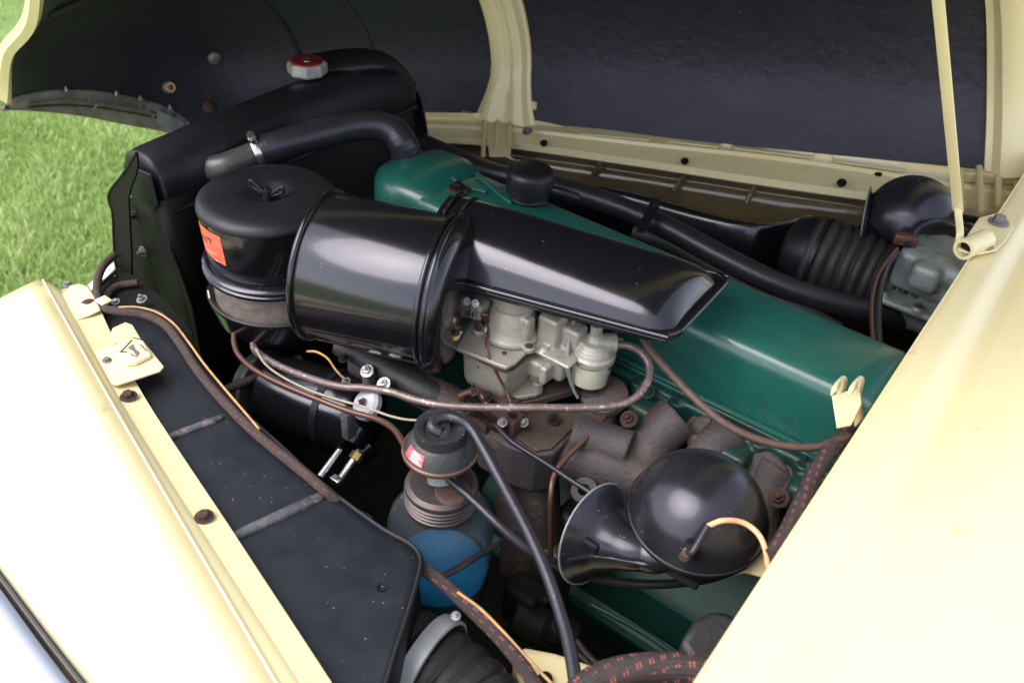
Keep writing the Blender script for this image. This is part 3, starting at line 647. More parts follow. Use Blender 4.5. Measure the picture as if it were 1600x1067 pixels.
# ================================================================== engine
en = thing('engine', 'straight eight engine with dark green valve cover and sooty manifolds', 'engine', (-.5, 1.08, .45))
cs = [(0.0, -.13), (.0, -.125), (-.012, .0), (-.010, .003)]
def cov(x, s=1., dz=0):
    y0, y1 = 1.082-.075*s, 1.082+.075*s
    # from near bottom, up, over, to far bottom
    P = [(y0-.018*s, .905), (y0-.006, .985), (y0-.003, 1.0), (y0+.006, 1.0085), (y0+.022, 1.012), (1.06, 1.0165), (1.1, 1.0165), (y1-.018, 1.011), (y1-.005, 1.005), (y1, .99), (y1+.012, .905)]
    return [V((x, y, z+dz if z > .93 else z)) for y, z in P]
bm = B(); loft(bm, [cov(-.965, .86, -.02), cov(-.955, .95, -.006), cov(-.935, 1, 0)]+[cov(-.935+i*.1, 1, 0) for i in range(1, 9)]+[cov(-.105, 1, 0), cov(-.092, .97, -.005), cov(-.087, .9, -.02)])
obj('valve_cover', bm, 'green', en, angle=55)
bm = B(); prism(bm, [V((x, y, .897)) for x, y in ((-.985, .975), (-.07, .975), (-.07, 1.185), (-.985, 1.185))], (0, 0, .010)); obj('cover_flange', bm, 'green_cast', en, bevel=.003)
bm = B(); tube(bm, [V((-.97, .984, .908)), V((-.5, .984, .908)), V((-.08, .984, .908))], .0042, 8, 4); obj('cover_bead', bm, 'green', en)
# cylinder head with stud bosses
bm = B(); box(bm, (-.53, 1.075, .855), (.92, .215, .085), bev=.006)
for i in range(14): cyl(bm, (-.94+i*.066, .972, .79), (-.94+i*.066, .972, .893), .013, 16)
for i in range(7): box(bm, (-.91+i*.132, .955, .86), (.075, .06, .05), bev=.012)
obj('cylinder_head', bm, 'green_cast', en, remesh=.003, smoothit=1)
for i in range(9): bolt(en, (-.68+i*.066, .972, .893), (0, 0, 1), .0095, 'green_cast', name='head_nut', kind='nut')
bm = B()
loft(bm, [[V((x, y, z)) for y, z in ((.985, .83), (.985, .67), (.97, .655), (.885, .60), (.875, .585), (.875, .50), (.86, .49), (.86, .475), (.90, .44), (1.25, .44), (1.25, .83))] for x in (-.62, -.3, -.05)]); box(bm, (-.80, 1.12, .64), (.34, .25, .40), bev=.01); obj('engine_block', bm, 'green_dark', en, angle=30)
bm = B(); box(bm, (-.33, .866, .485), (.54, .03, .012), bev=.002); obj('pan_rail', bm, 'green_dark', en)
bm = B(); loft(bm, [[V((x, y, z)) for y, z in ((.90, .44), (.93, .33), (1.2, .33), (1.24, .44))] for x in (-.60, -.06)]); obj('oil_pan', bm, 'green_dark', en, bevel=.01)
bm = B(); tube(bm, [at(925, 945, .60), at(1000, 985, .60), at(1060, 1025, .60), at(1120, 1060, .60)], .004, 8, 4); obj('oil_line', bm, 'green_dark', en)
# thermostat housing
bm = B(); c = at(640, 285, .955)
loft(bm, gridspline([
 [V((x, y, z)) for x, y, z in ((-1.02, 1.045, .90), (-1.02, 1.045, .985), (-1.015, 1.075, 1.005), (-1.012, 1.12, 1.005), (-1.015, 1.16, .985), (-1.02, 1.165, .90))],
 [V((x, y, z)) for x, y, z in ((-.97, 1.0, .90), (-.97, 1.005, 1.0), (-.965, 1.06, 1.022), (-.965, 1.12, 1.022), (-.965, 1.175, 1.0), (-.97, 1.18, .90))],
 [V((x, y, z)) for x, y, z in ((-.90, 1.0, .90), (-.90, 1.003, 1.005), (-.90, 1.06, 1.026), (-.90, 1.12, 1.026), (-.90, 1.172, 1.005), (-.90, 1.18, .90))],
 [V((x, y, z)) for x, y, z in ((-.85, 1.01, .90), (-.85, 1.012, .99), (-.85, 1.06, 1.012), (-.85, 1.12, 1.012), (-.85, 1.16, .99), (-.85, 1.17, .90))]], 4, 3))
obj('front_cover', bm, 'green', en, angle=60)
bm = B(); cyl(bm, at(641, 262, .985), at(637, 246, 1.012), .031, 24, .0265, .003); obj('thermostat_neck', bm, 'green', en)
bm = B(); box(bm, at(612, 272, .985), (.03, .02, .03), bev=.006); box(bm, at(655, 262, .985), (.03, .02, .02), bev=.006); obj('neck_lug', bm, 'green_cast', en)
p = at(715, 296, 1.022); bm = B(); lathe(bm, [(0, 0), (.017, 0), (.017, .003), (0, .003)], p, n=24); obj('gasket_washer', bm, 'rust', en)
bolt(en, p+V((0, 0, .002)), (0, 0, 1), .0145, 'satin_black', kind='nut', name='cover_nut')
bm = B(); tube(bm, [at(692, 268, 1.02), at(725, 290, 1.02), at(760, 300, 1.02)], .0035, 8, 4); tube(bm, [at(745, 272, 1.018), at(775, 300, 1.018), at(800, 318, 1.018)], .0035, 8, 4); obj('cover_ridge', bm, 'green', en)
# breather
br = thing('breather_cap', 'round black breather cap on top of the green valve cover', 'cap', at(826, 312, 1.017))
c = at(826, 310, 1.017)
bm = B(); lathe(bm, [(.0, 0), (.031, 0), (.033, .004), (.030, .010), (.031, .014), (.0395, .016), (.040, .020), (.0395, .046), (.036, .053), (.028, .057), (0, .059)], c, n=48); obj('cap', bm, 'satin_black', br, angle=50)
bm = B(); tube(bm, [c+V((.03, .01, .025)), c+V((.055, .02, .023)), c+V((.075, .035, .015))], .008, 12, 4); obj('spout', bm, 'satin_black', br)
# manifolds
def pa(l): return [at(a, b, c) for a, b, c in l]
bm = B(); prism(bm, pa([(742, 652, .86), (790, 630, .86), (905, 638, .86), (920, 655, .86), (902, 672, .86), (866, 708, .86), (838, 712, .86), (800, 700, .86), (752, 672, .86)]), (0, 0, -.075))
tube(bm, pa([(752, 680, .81), (800, 708, .805), (842, 722, .80), (880, 700, .80), (915, 670, .80)]), .020, 12, 4)
obj('heat_riser', bm, 'iron', en, remesh=.003, smoothit=2)
bm = B(); tube(bm, pa([(800, 700, .78), (830, 740, .76), (842, 790, .73), (850, 850, .68)]), [.045, .04, .033, .03], 18, 4); obj('riser_neck', bm, 'iron_dark', en)
bm = B(); prism(bm, pa([(770, 655, .864), (800, 640, .864), (898, 644, .864), (908, 656, .864), (862, 700, .864), (838, 704, .864)]), (0, 0, -.004)); obj('riser_top', bm, 'brown_iron', en, bevel=.001)
bm = B()
tube(bm, pa([(560, 560, .87), (640, 600, .87), (720, 640, .86), (800, 690, .84)]), .028, 18, 4)
tube(bm, pa([(860, 700, .82), (930, 722, .82), (1000, 745, .82), (1100, 800, .80), (1200, 860, .79)]), [.036, .037, .034, .034, .03], 18, 4)
tube(bm, pa([(895, 678, .85), (940, 690, .85), (985, 705, .85)]), [.034, .03, .031], 18, 4)
tube(bm, pa([(1000, 735, .82), (1015, 700, .84), (1040, 668, .87), (1060, 650, .885)]), [.036, .034, .034, .036], 18, 4)
tube(bm, pa([(1070, 770, .81), (1090, 730, .84), (1115, 700, .865), (1140, 680, .875)]), [.03, .028, .03, .036], 18, 4)
tube(bm, pa([(1180, 830, .80), (1195, 780, .83), (1205, 750, .85), (1215, 735, .86)]), [.03, .028, .03, .036], 18, 4)
box(bm, at(930, 660, .855), (.05, .05, .05), bev=.01); box(bm, at(1260, 775, .86), (.05, .03, .03), bev=.01)
obj('exhaust_manifold', bm, 'iron', en, remesh=.0035, smoothit=2)
for a, b, r, z in ((1113, 682, .036, .872), (1192, 735, .036, .862)):
    bm = B(); p = at(a, b, z); lathe(bm, [(0, 0), (r, 0), (r, .006), (r-.004, .009), (0, .010)], p, (0, -.75, .65), 30, sx=.8); obj('port_flange', bm, 'iron', en)
    bm = B(); lathe(bm, [(r, -.003), (r+.006, -.003), (r+.006, .001), (r, .001)], p, (0, -.75, .65), 30, sx=.8); obj('port_gasket', bm, 'rust', en)
for a, b, z, r, m_ in ((983, 655, .89, .013, 'rust'), (1217, 778, .875, .014, 'rust'), (865, 655, .87, .010, 'iron_dark'), (1012, 612, .90, .012, 'green_cast'), (1060, 585, .905, .012, 'green_cast')):
    bolt(en, at(a, b, z), (-.1, -.6, .8), r, m_, kind='nut')
bm = B(); p = at(915, 772, .80); lathe(bm, [(.009, 0), (.019, 0), (.019, .018), (.009, .018), (.009, 0)], p, (0, -.5, 1), 24); obj('lifting_eye', bm, 'iron', en)
bm = B()
tube(bm, pa([(815, 770, .72), (820, 830, .68), (815, 900, .62)]), [.045, .04, .035], 16, 4)
box(bm, at(920, 820, .70), (.10, .06, .04), bev=.01); box(bm, at(860, 900, .62), (.06, .05, .16), bev=.01)
obj('exhaust_downpipe', bm, 'iron_dark', en, remesh=.006)
bm = B(); lathe(bm, [(0, 0), (.034, 0), (.036, .004), (.034, .012), (.02, .016), (0, .016)], at(945, 622, .885), (0, -.3, 1), 30); obj('manifold_flange', bm, 'iron', en)
for k in range(6):
    a = k*1.05+.3; bolt(en, at(945, 622, .893)+V((math.cos(a)*.029, math.sin(a)*.029, .004)), (0, -.3, 1), .0045, 'rust', washer=False, kind='round')

# ================================================================== oil bath air cleaner
ac = thing('air_cleaner', 'round glossy black oil bath air cleaner can with wing nut and red sticker', 'air cleaner', at(418, 300, 1.075)-V((0, 0, .21)))
A = at(418, 300, 1.075)
bm = B(); lathe(bm, [(.013, -.012), (.02, -.010), (.032, -.001), (.045, .0015), (.085, -.001), (.098, -.004), (.1055, -.010), (.1072, -.017), (.1062, -.0185)], A, n=72); lathe(bm, [(0, -.013), (.013, -.012)], A, n=72); obj('lid', bm, 'satin_black', ac, angle=60)
bm = B(); lathe(bm, [(.1055, -.018), (.1052, -.03), (.1005, -.098), (.098, -.104), (.09, -.106)], A, n=72); obj('can_body', bm, 'gloss_black', ac, angle=50)
A2 = A+V((.004, .0, 0))
bm = B(); lathe(bm, [(.085, -.104), (.103, -.105), (.110, -.106), (.1125, -.109), (.1105, -.112), (.110, -.115), (.113, -.117), (.1125, -.122), (.107, -.124), (.094, -.124)], A2, n=72); obj('flange_ring', bm, 'gloss_black', ac, angle=50)
bm = B(); lathe(bm, [(.101, -.122), (.101, -.180)], A2, n=72); obj('filter_band', bm, 'felt', ac)
bm = B(); lathe(bm, [(.100, -.176), (.108, -.169), (.1115, -.167), (.1135, -.169), (.1125, -.174), (.108, -.190), (.104, -.208), (.100, -.219), (.090, -.225), (0, -.226)], A2, n=72); obj('oil_bowl', bm, 'gloss_black', ac, angle=60)
bm = B(); t = A2+V((-.06, -.0925, -.172)); box(bm, t, (.022, .002, .012), (V((.84, -.54, 0)), V((-.54, -.84, 0)), V((0, 0, 1)))); obj('paper_tag', bm, 'cream_old', ac)
# wing nut
wn = B(); lathe(wn, [(0, -.012), (.008, -.012), (.007, .003), (.003, .004), (.003, .010), (0, .010)], A, n=20); w_ = obj('wing_nut', wn, 'satin_black', ac)
for s in (-1, 1):
    d = V((math.cos(.35)*s, math.sin(.35)*s, 0)); bm = B(); tube(bm, [A+d*.005+V((0, 0, -.004)), A+d*.016+V((0, 0, .006)), A+d*.027+V((0, 0, .014)), A+d*.025+V((0, 0, .004)), A+d*.009+V((0, 0, -.004))], [.0035, .003, .0028, .0028, .003], 10, 5); obj('wing', bm, 'satin_black', w_)
# red sticker wrapped on the can
def patch(c, a0, a1, z0, z1, rf, na=14, nz=4, skew=0):
    return [[V(c)+V((math.cos(lerp(a0, a1, i/na)+skew*j/nz)*rf(lerp(z0, z1, j/nz)), math.sin(lerp(a0, a1, i/na)+skew*j/nz)*rf(lerp(z0, z1, j/nz)), lerp(z0, z1, j/nz))) for i in range(na+1)] for j in range(nz+1)]
rf = lambda z: lerp(.1052, .1005, (-.03-z)/.068)+.0006
st = R_(-106); bm = B(); sheet(bm, patch(A, st-.16, st+.42, -.026, -.078, rf)); stk = obj('sticker', bm, 'decal', ac)
rf2 = lambda z: rf(z)+.0004
for (a0, a1, z0, z1) in ((st+.10, st+.20, -.040, -.043), (st+.16, st+.18, -.040, -.049), (st+.0, st+.09, -.046, -.048), (st+.0, st+.07, -.051, -.053), (st+.20, st+.28, -.075, -.0765), (st-.1, st-.02, -.046, -.052), (st-.09, st+.0, -.06, -.0615), (st+.02, st+.2, -.066, -.0675)):
    bm = B(); sheet(bm, patch(A, a0, a1, z0, z1, rf2, 4, 1)); obj('print', bm, 'ink_black' if z1 > -.06 else 'ink_white', stk)

# ================================================================== intake silencer
DL = at(507, 415, 1.03); DR = at(706, 460, 1.03)
ax = (DR-DL).normalized(); Ld = (DR-DL).length
si = thing('intake_silencer', 'glossy black intake silencer drum with a long flat snout above the carburetor', 'silencer', V((DL.x/2+DR.x/2, DL.y/2+DR.y/2, .92)))
rb = .1065
bm = B(); lathe(bm, [(0, -.022), (.06, -.020), (.092, -.012), (rb-.002, -.003), (rb, 0), (rb, Ld-.012)], DL, ax, 96); obj('drum', bm, 'gloss_black', si, angle=50)
def ring(c, r, rr, name='rim_ring'):
    bm = B(); lathe(bm, [(r-.002+rr*math.cos(a)*1.0, rr*math.sin(a)) for a in [2*math.pi*k/12 for k in range(13)]], c, ax, 96); obj(name, bm, 'gloss_black', si, angle=80)
ring(DL, rb+.002, .0042); ring(DR-ax*.014, rb+.003, .004); ring(DR-ax*.003, rb+.006, .0042)
bm = B(); lathe(bm, [(rb, -.012), (rb+.006, -.002), (rb+.004, .006), (rb-.006, .014), (rb-.02, .019), (.05, .022), (0, .022)], DR, ax, 96); obj('end_cap', bm, 'gloss_black', si, angle=60)
for k in range(7):
    a = .62+k*.09; f_, u_, w_2 = frame(ax); p = DR-ax*.008+(u_*math.cos(-a+.35)+w_2*math.sin(-a+.35))*(rb+.0085)
# snout
Nr, Fr = at(668, 428, 1.055), at(735, 338, 1.068)
Nt, Ft = at(1048, 529, 1.075), at(1136, 437, 1.075)
def snsec(t, ht, e=0, drop=0, ns=26):
    N_, F_ = lerp(Nr, Nt, t), lerp(Fr, Ft, t); out = []
    for i in range(ns+1):
        s = i/ns; k = abs(2*s-1); sh = max(0, 1-k**2.5)**.66
        out.append(lerp(N_, F_, lerp(.012+e, .988-e, s))+V((0, 0, .004+ht*sh-drop)))
    return out
secs = []
for i in range(31):
    t = i/30; ht = lerp(.062, .036, t)
    en_ = max(0, (t-.80)/.2); ht *= math.sqrt(max(0.0, 1-en_**2.3))*1.0+.0
    secs.append(snsec(lerp(-.03, .985, t), max(ht, .0003), e=.015*en_**2+.075*en_**7))
bm = B(); sheet(bm, secs); obj('snout_top', bm, 'gloss_black', si, angle=80)
# raised shoulder where the snout meets the drum
def outline(ex, z, cr=.16):
    P = []
    d = (Nt-Nr).normalized(); s = (Ft-Nt).normalized()
    a = Nr-d*.02-s*ex; b = Nt+d*ex-s*ex; c = Ft+d*ex+s*ex; e = Fr-d*.02+s*ex
    rr = .032
    pts = [a]
    for c0, d0, d1 in ((b, -d, s), (c, -s, -d)):
        for k in range(7):
            q = k/6; p0, p1 = c0+d0*rr, c0+d1*rr
            pts.append(lerp(lerp(p0, c0, q), lerp(c0, p1, q), q))
    pts.append(e)
    return [p+V((0, 0, z)) for p in pts]
bm = B(); tube(bm, outline(.004, .003), .0042, 10, 2); obj('seam_bead', bm, 'gloss_black', si, angle=80)
bm = B(); tube(bm, outline(.0015, -.004), .0034, 10, 2); obj('seam_bead', bm, 'gloss_black', si, angle=80)
bm = B(); P = outline(.0, .004); Q = outline(-.008, -.018); loft(bm, [P, Q]); obj('snout_base', bm, 'gloss_black', si, angle=40)
# lip bead rings across the snout root
for t, hh_ in ((.0, .066), (.055, .062)):
    bm = B(); tube(bm, [p+V((0, 0, .001)) for p in snsec(t, hh_-.002)], .0022, 6, 1); obj('swage_line', bm, 'gloss_black', si)

# ================================================================== carburetor
cb = thing('carburetor', 'cast metal carburetor under the black silencer snout', 'carburetor', at(790, 600, .88))
zl = .962
lid = [(702, 531), (716, 512), (745, 494), (780, 490), (838, 520), (846, 538), (838, 546), (822, 550), (806, 566), (792, 573), (781, 570), (705, 540)]
bm = B(); prism(bm, pa([(a, b, zl) for a, b in lid]), (0, 0, -.007)); obj('bowl_cover', bm, 'alu', cb, bevel=.002)
bm = B(); prism(bm, pa([(a, b, zl-.008) for a, b in [(707, 541), (716, 522), (745, 504), (780, 500), (838, 530), (843, 545), (806, 574), (792, 581), (778, 577)]]), (0, 0, -.003)); obj('gasket', bm, 'rust', cb)
b0 = pa([(a, b, zl-.010) for a, b in [(722, 546), (728, 530), (760, 515), (830, 533), (836, 548), (808, 570), (793, 578), (782, 576)]])
cc = sum(b0, V())/len(b0)
secs = [[lerp(cc, p, s)+V((0, 0, dz)) for p in b0] for s, dz in ((1, 0), (.97, -.02), (.93, -.048), (.86, -.060), (.70, -.066))]
bm = B(); loft(bm, secs); obj('float_bowl', bm, 'alu', cb, bevel=.004, angle=45)
ha = at(798, 520, zl)
bm = B(); lathe(bm, [(0, 0), (.043, 0), (.043, .006), (.040, .009), (.037, .016), (.030, .045), (.029, .05), (.032, .053), (.032, .095), (0, .095)], ha, (0, .05, 1), 40)
for a in (-.35, 1.9, 3.9): cyl(bm, ha+V((math.cos(a)*.047, math.sin(a)*.047, 0)), ha+V((math.cos(a)*.047, math.sin(a)*.047, .008)), .009, 16)
box(bm, ha+V((.028, -.005, .025)), (.022, .02, .045), bev=.005)
obj('air_horn', bm, 'alu', cb, remesh=.0016, smoothit=2)
for a in (-.35, 1.9, 3.9): bolt(cb, ha+V((math.cos(a)*.047, math.sin(a)*.047, .008)), (0, 0, 1), .006, 'rust', kind='round')
bm = B(); box(bm, at(745, 480, .99), (.035, .03, .03), bev=.005); box(bm, at(725, 497, .965), (.02, .02, .02), bev=.005); obj('choke_housing', bm, 'alu', cb, remesh=.0025)
bolt(cb, at(743, 474, 1.007), (.2, -.8, .5), .006, 'steel', kind='round'); bolt(cb, at(727, 490, .98), (-.3, -.6, .8), .0065, 'iron_dark', kind='nut')
for a, b in ((788, 552), (712, 532), (836, 532)): bolt(cb, at(a, b, zl+.001), (0, 0, 1), .0055, 'rust', washer=False, kind='round')
p = at(746, 567, .936); bolt(cb, p, (-.5, -.85, .1), .0085, 'steel', kind='round', name='plug_screw')
bm = B()
box(bm, at(862, 520, .975), (.035, .035, .07), bev=.007); cyl(bm, at(862, 500, .985), at(862, 500, .985)+V((0, 0, .035)), .016, 20)
box(bm, at(868, 560, .935), (.05, .04, .05), bev=.008); box(bm, at(820, 560, .93), (.07, .03, .03), bev=.006)
cyl(bm, at(842, 585, .895), at(842, 585, .895)+V((0, 0, .03)), .022, 24); box(bm, at(870, 540, .955), (.06, .02, .012), bev=.004)
for q in ((850, 548), (885, 545), (845, 528)): cyl(bm, at(*q, .958), at(*q, .958)+V((0, 0, .008)), .007, 12)
box(bm, at(868, 548, .958), (.075, .045, .006), bev=.002); box(bm, at(862, 575, .93), (.012, .05, .03), bev=.003)
obj('throttle_body', bm, 'alu', cb, remesh=.0018, smoothit=2)
for q in ((850, 545), (885, 542)): bolt(cb, at(*q, .963), (0, 0, 1), .0055, 'rust', kind='round', washer=False)
bm = B(); prism(bm, pa([(780, 618, .895), (800, 602, .895), (826, 590, .895), (836, 586, .895), (848, 594, .895), (849, 610, .895), (838, 616, .895), (800, 622, .895)]), (0, 0, -.008)); cyl(bm, at(840, 600, .895), at(840, 600, .895)+V((0, 0, .006)), .009, 16); obj('base_flange', bm, 'alu', cb, bevel=.002)
bm = B(); prism(bm, pa([(775, 628, .885), (800, 610, .885), (850, 600, .885), (925, 570, .885), (930, 600, .885), (850, 622, .885), (800, 632, .885)]), (0, 0, -.012)); obj('insulator_block', bm, 'brown_iron', cb, bevel=.002)
# linkage
lk = B(); box(lk, at(752, 495, .985), (.026, .005, .014), bev=.002); box(lk, at(741, 490, .987), (.008, .007, .012), bev=.002); box(lk, at(748, 508, .977), (.01, .006, .012), bev=.002); tube(lk, pa([(738, 488, .988), (752, 490, .992), (764, 494, .99), (765, 505, .985)]), .003, 8, 4); obj('choke_lever', lk, 'copper', cb)
bm = B(); tube(bm, pa([(764, 498, .985), (762, 520, .978), (760, 545, .972), (772, 575, .95), (788, 605, .92), (800, 634, .90)]), .0021, 8, 6); obj('link_rod', bm, 'copper', cb)
bm = B(); lathe(bm, [(0, 0), (.006, 0), (.006, .004), (0, .006)], at(759, 514, .975), (0, -.6, .6), 12); obj('pin', bm, 'steel', cb)
bm = B(); prism(bm, pa([(697, 528, .998), (712, 516, 1.0), (722, 518, .998), (716, 530, .992), (704, 532, .992), (700, 547, .985), (696, 545, .985)]), (0, 0, -.001)); obj('yellow_tag', bm, mat('yellowed paper tag', (.62, .40, .13), .5, var=.3, vscale=120), cb)
bolt(cb, at(713, 521, 1.0), (0, -.3, 1), .0055, 'rust', kind='round')
# ---- sediment bowl
sb = thing('fuel_filter', 'glass fuel sediment bowl under a cast cap with wire bail beside the carburetor', 'fuel filter', at(925, 605, .885))
fc = at(925, 560, .945)
bm = B(); lathe(bm, [(0, .042), (.010, .042), (.012, .036), (.020, .033), (.0235, .029), (.0235, .0275), (.0265, .025), (.0265, .0235), (.029, .020), (.029, .0185), (.031, .015), (.0335, .0135), (.0335, .004), (.031, .002), (0, .002)], fc, n=40)
hx = at(962, 536, .972); tube(bm, [fc+V((0, 0, .028)), lerp(fc+V((0, 0, .028)), hx, .8), hx], [.016, .0145, .0150], 18, 4)
box(bm, at(893, 522, .978), (.04, .03, .035), bev=.006); cyl(bm, fc+V((0, 0, .04)), fc+V((0, 0, .06)), .009, 16)
obj('filter_cap', bm, 'alu', sb, remesh=.0014, smoothit=1)
bm = B(); lathe(bm, [(.0315, .004), (.0325, .001), (.0325, -.002), (.0315, -.004), (.0305, -.042), (.028, -.052), (.020, -.058), (0, -.059)][::-1]+[(.0285, .003), (.0275, -.042), (.024, -.050), (.018, -.054), (0, -.055)], fc, n=48); obj('glass_bowl', bm, 'glass', sb, angle=70)
bm = B(); lathe(bm, [(.0272, -.002), (.0268, -.036), (.0, -.036)], fc, n=40); lathe(bm, [(0, -.002), (.027, -.002)], fc, n=40); obj('filter_element', bm, 'cream_plastic', sb)
for k in range(3):
    bm = B(); rr_ = .024-.004*k; lathe(bm, [(rr_-.001, -.044-.003*k), (rr_, -.0435-.003*k), (rr_-.001, -.045-.003*k)], fc, n=30); obj('spring_coil', bm, 'steel', sb)
bm = B(); tube(bm, pa([(897, 500, 1.0), (892, 520, .985), (886, 550, .965), (888, 580, .935), (895, 605, .905), (903, 622, .888)]), [.0028, .003, .0034, .0034, .003, .0022], 10, 5, flat=.7); obj('wire_bail', bm, 'grey_cast', sb)
bolt(sb, hx, hx-fc-V((0, 0, .028)), .0135, 'grey_cast', name='pipe_nut', washer=False)

# ================================================================== pipes
def pipe(name, pts, r, m, label, cat, sides=12, seg=8, **k):
    bm = B(); tube(bm, pa(pts), r, sides, seg, **k); return tag(obj(name, bm, m, angle=80), label, cat)
pipe('fuel_pipe', [(966, 538, .977), (985, 541, .976), (1003, 552, .970), (1015, 572, .960), (1012, 598, .948), (992, 622, .936), (960, 634, .928), (905, 637, .925), (840, 637, .925), (770, 637, .92), (700, 634, .915), (650, 625, .912), (610, 612, .908), (570, 606, .905), (535, 604, .90), (500, 596, .89), (460, 582, .878), (425, 566, .868), (400, 548, .86), (395, 530, .86)], .0058, 'pipe', 'mauve steel fuel pipe looping below the carburetor from the sediment bowl', 'pipe')
pipe('vacuum_pipe', [(366, 520, .87), (366, 536, .868), (374, 556, .868), (398, 578, .87), (440, 600, .875), (500, 625, .882), (545, 642, .888), (590, 655, .90), (615, 670, .92), (628, 688, .94), (634, 700, .948)], .0042, 'copper', 'reddish brown pipe running from the air cleaner down to the washer pump', 'pipe')
pipe('cloth_wire', [(400, 545, .875), (414, 568, .878), (440, 588, .882), (480, 608, .89), (520, 622, .896), (570, 636, .90), (610, 650, .905), (640, 656, .91), (668, 656, .91)], .0018, 'pale_wire', 'thin pale cloth covered wire crossing below the fuel pipe', 'wire')
pipe('control_rod', [(740, 645, .885), (770, 660, .885), (800, 690, .885), (850, 722, .885), (895, 752, .885), (940, 780, .885)], .0037, 'rubber', 'thin black control rod reaching from the carburetor base to the near horn', 'rod')
pipe('brown_pipe', [(955, 628, .885), (945, 650, .88), (915, 685, .87), (885, 715, .86), (866, 742, .85), (860, 780, .83), (860, 830, .78), (860, 880, .72)], .0042, 'copper', 'brown metal pipe dropping past the exhaust manifold', 'pipe')
pipe('cloth_cable', [(1003, 522, 1.0), (1015, 545, .995), (1045, 580, .985), (1085, 622, .975), (1130, 660, .965), (1180, 685, .96), (1230, 697, .96), (1280, 697, .965), (1325, 680, .975)], .0056, 'brown_cloth', 'dark brown cloth covered cable sagging along the green valve cover', 'cable')
pipe('thin_brown_wire', [(700, 655, .90), (722, 625, .90), (736, 605, .905), (742, 600, .905)], .0014, 'copper', 'very thin brown wire behind the fuel pipe left of the carburetor', 'wire')
# small linkage clutter below the carburetor
lc = thing('throttle_linkage', 'rusty throttle linkage with levers and springs below the carburetor', 'linkage', at(770, 640, .86))
bm = B(); tube(bm, pa([(716, 620, .90), (738, 612, .905), (756, 622, .90), (764, 640, .89)]), .006, 10, 5); obj('bent_bracket', bm, 'copper', lc)
bm = B(); box(bm, at(780, 622, .89), (.06, .025, .012), bev=.003); box(bm, at(790, 655, .875), (.05, .03, .03), bev=.004); box(bm, at(745, 655, .87), (.05, .02, .02), bev=.004); obj('lever', bm, 'rust', lc)
bm = B(); tube(bm, pa([(728, 622, .905), (742, 640, .90), (765, 662, .885), (790, 672, .875)]), .0045, 10, 60, ripple=lambda L, i: 1+.3*math.sin(L*2400)); obj('spring', bm, 'iron_dark', lc)
for a, b, z in ((742, 612, .912), (762, 620, .905), (800, 650, .89), (785, 660, .89), (818, 660, .88), (730, 640, .89)): bolt(lc, at(a, b, z), (random.uniform(-.4, .2), -.5, .8), random.uniform(.006, .009), random.choice(('rust', 'iron_dark', 'zinc')), kind=random.choice(('nut', 'hex')))
bm = B(); box(bm, at(772, 668, .87), (.012, .008, .008), bev=.001); box(bm, at(760, 662, .87), (.012, .008, .008), bev=.001); obj('spring_clip', bm, 'brass', lc)

# ================================================================== generator and front accessories
ge = thing('generator', 'black generator body in shadow below the air cleaner with a bright bracket disc', 'generator', (-.85, .75, .65))
g0 = at(395, 605, .77); g1 = at(575, 655, .80); gx = (g1-g0).normalized()
bm = B(); lathe(bm, [(0, 0), (.045, 0), (.062, .008), (.064, .02), (.064, .17), (.060, .178), (.030, .182), (0, .182)], g0+gx*.04, gx, 48); obj('body', bm, 'gloss_black', ge)
bm = B(); lathe(bm, [(.066, 0), (.066, .012)], g0+gx*.16, gx, 48); obj('band', bm, 'satin_black', ge)
bm = B(); lathe(bm, [(0, .0), (.060, .0), (.064, .003), (.055, .007), (.050, .009), (.055, .011), (.064, .015), (.060, .018), (0, .018)], g0+gx*.005, gx, 40); obj('pulley', bm, 'fan_grey', ge, angle=20)
bm = B(); p = at(574, 632, .882); lathe(bm, [(0, .012), (.006, .012), (.0065, .009), (.0075, .008), (.020, .008), (.024, .004), (.024, -.004), (0, -.004)], p, (-.25, -.65, .7), 30); obj('bracket_disc', bm, 'pale_boss', ge, angle=30)
for a_, b_, z_ in ((578, 602, .865), (545, 662, .85)):
    bm = B(); box(bm, at(a_, b_, z_), (.014, .02, .05), bev=.003); obj('clamp_strap', bm, 'zinc', ge)
bolt(ge, p+V((-.002, -.007, .008)), (-.25, -.65, .7), .0065, 'rust', kind='nut')
for a, b in ((574, 580), (600, 600)): bolt(ge, at(a, b, .895), (0, -.5, .8), .011, 'steel', kind='nut')
bolt(ge, at(537, 560, .895), (0, -.4, 1), .008, 'satin_black'); bolt(ge, at(541, 596, .87), (0, -.4, 1), .007, 'zinc', kind='nut')
pipe('yellow_lead', [(480, 549, .88), (495, 550, .885), (512, 560, .885), (525, 578, .88), (540, 594, .872)], .0018, 'yellow_wire', 'short yellow lead curving over the generator', 'wire')
pipe('bypass_hose', [(530, 540, .885), (575, 560, .885), (625, 590, .88), (680, 620, .87), (740, 640, .85)], [.016, .022, .024, .024, .022], 'rubber_matt', 'wide dull black hose lying under the silencer drum', 'hose', 20)
co = thing('ignition_coil', 'black ignition coil with two bright stalks and brass nuts in the dark bay', 'coil', at(560, 720, .72))
bm = B(); cyl(bm, at(565, 662, .80), at(545, 690, .78), .026, 24, None, .004); obj('coil_body', bm, 'gloss_black', co)
bm = B(); cyl(bm, at(580, 690, .76), at(555, 712, .745), .022, 24, None, .004); obj('tower', bm, 'gloss_black', co)
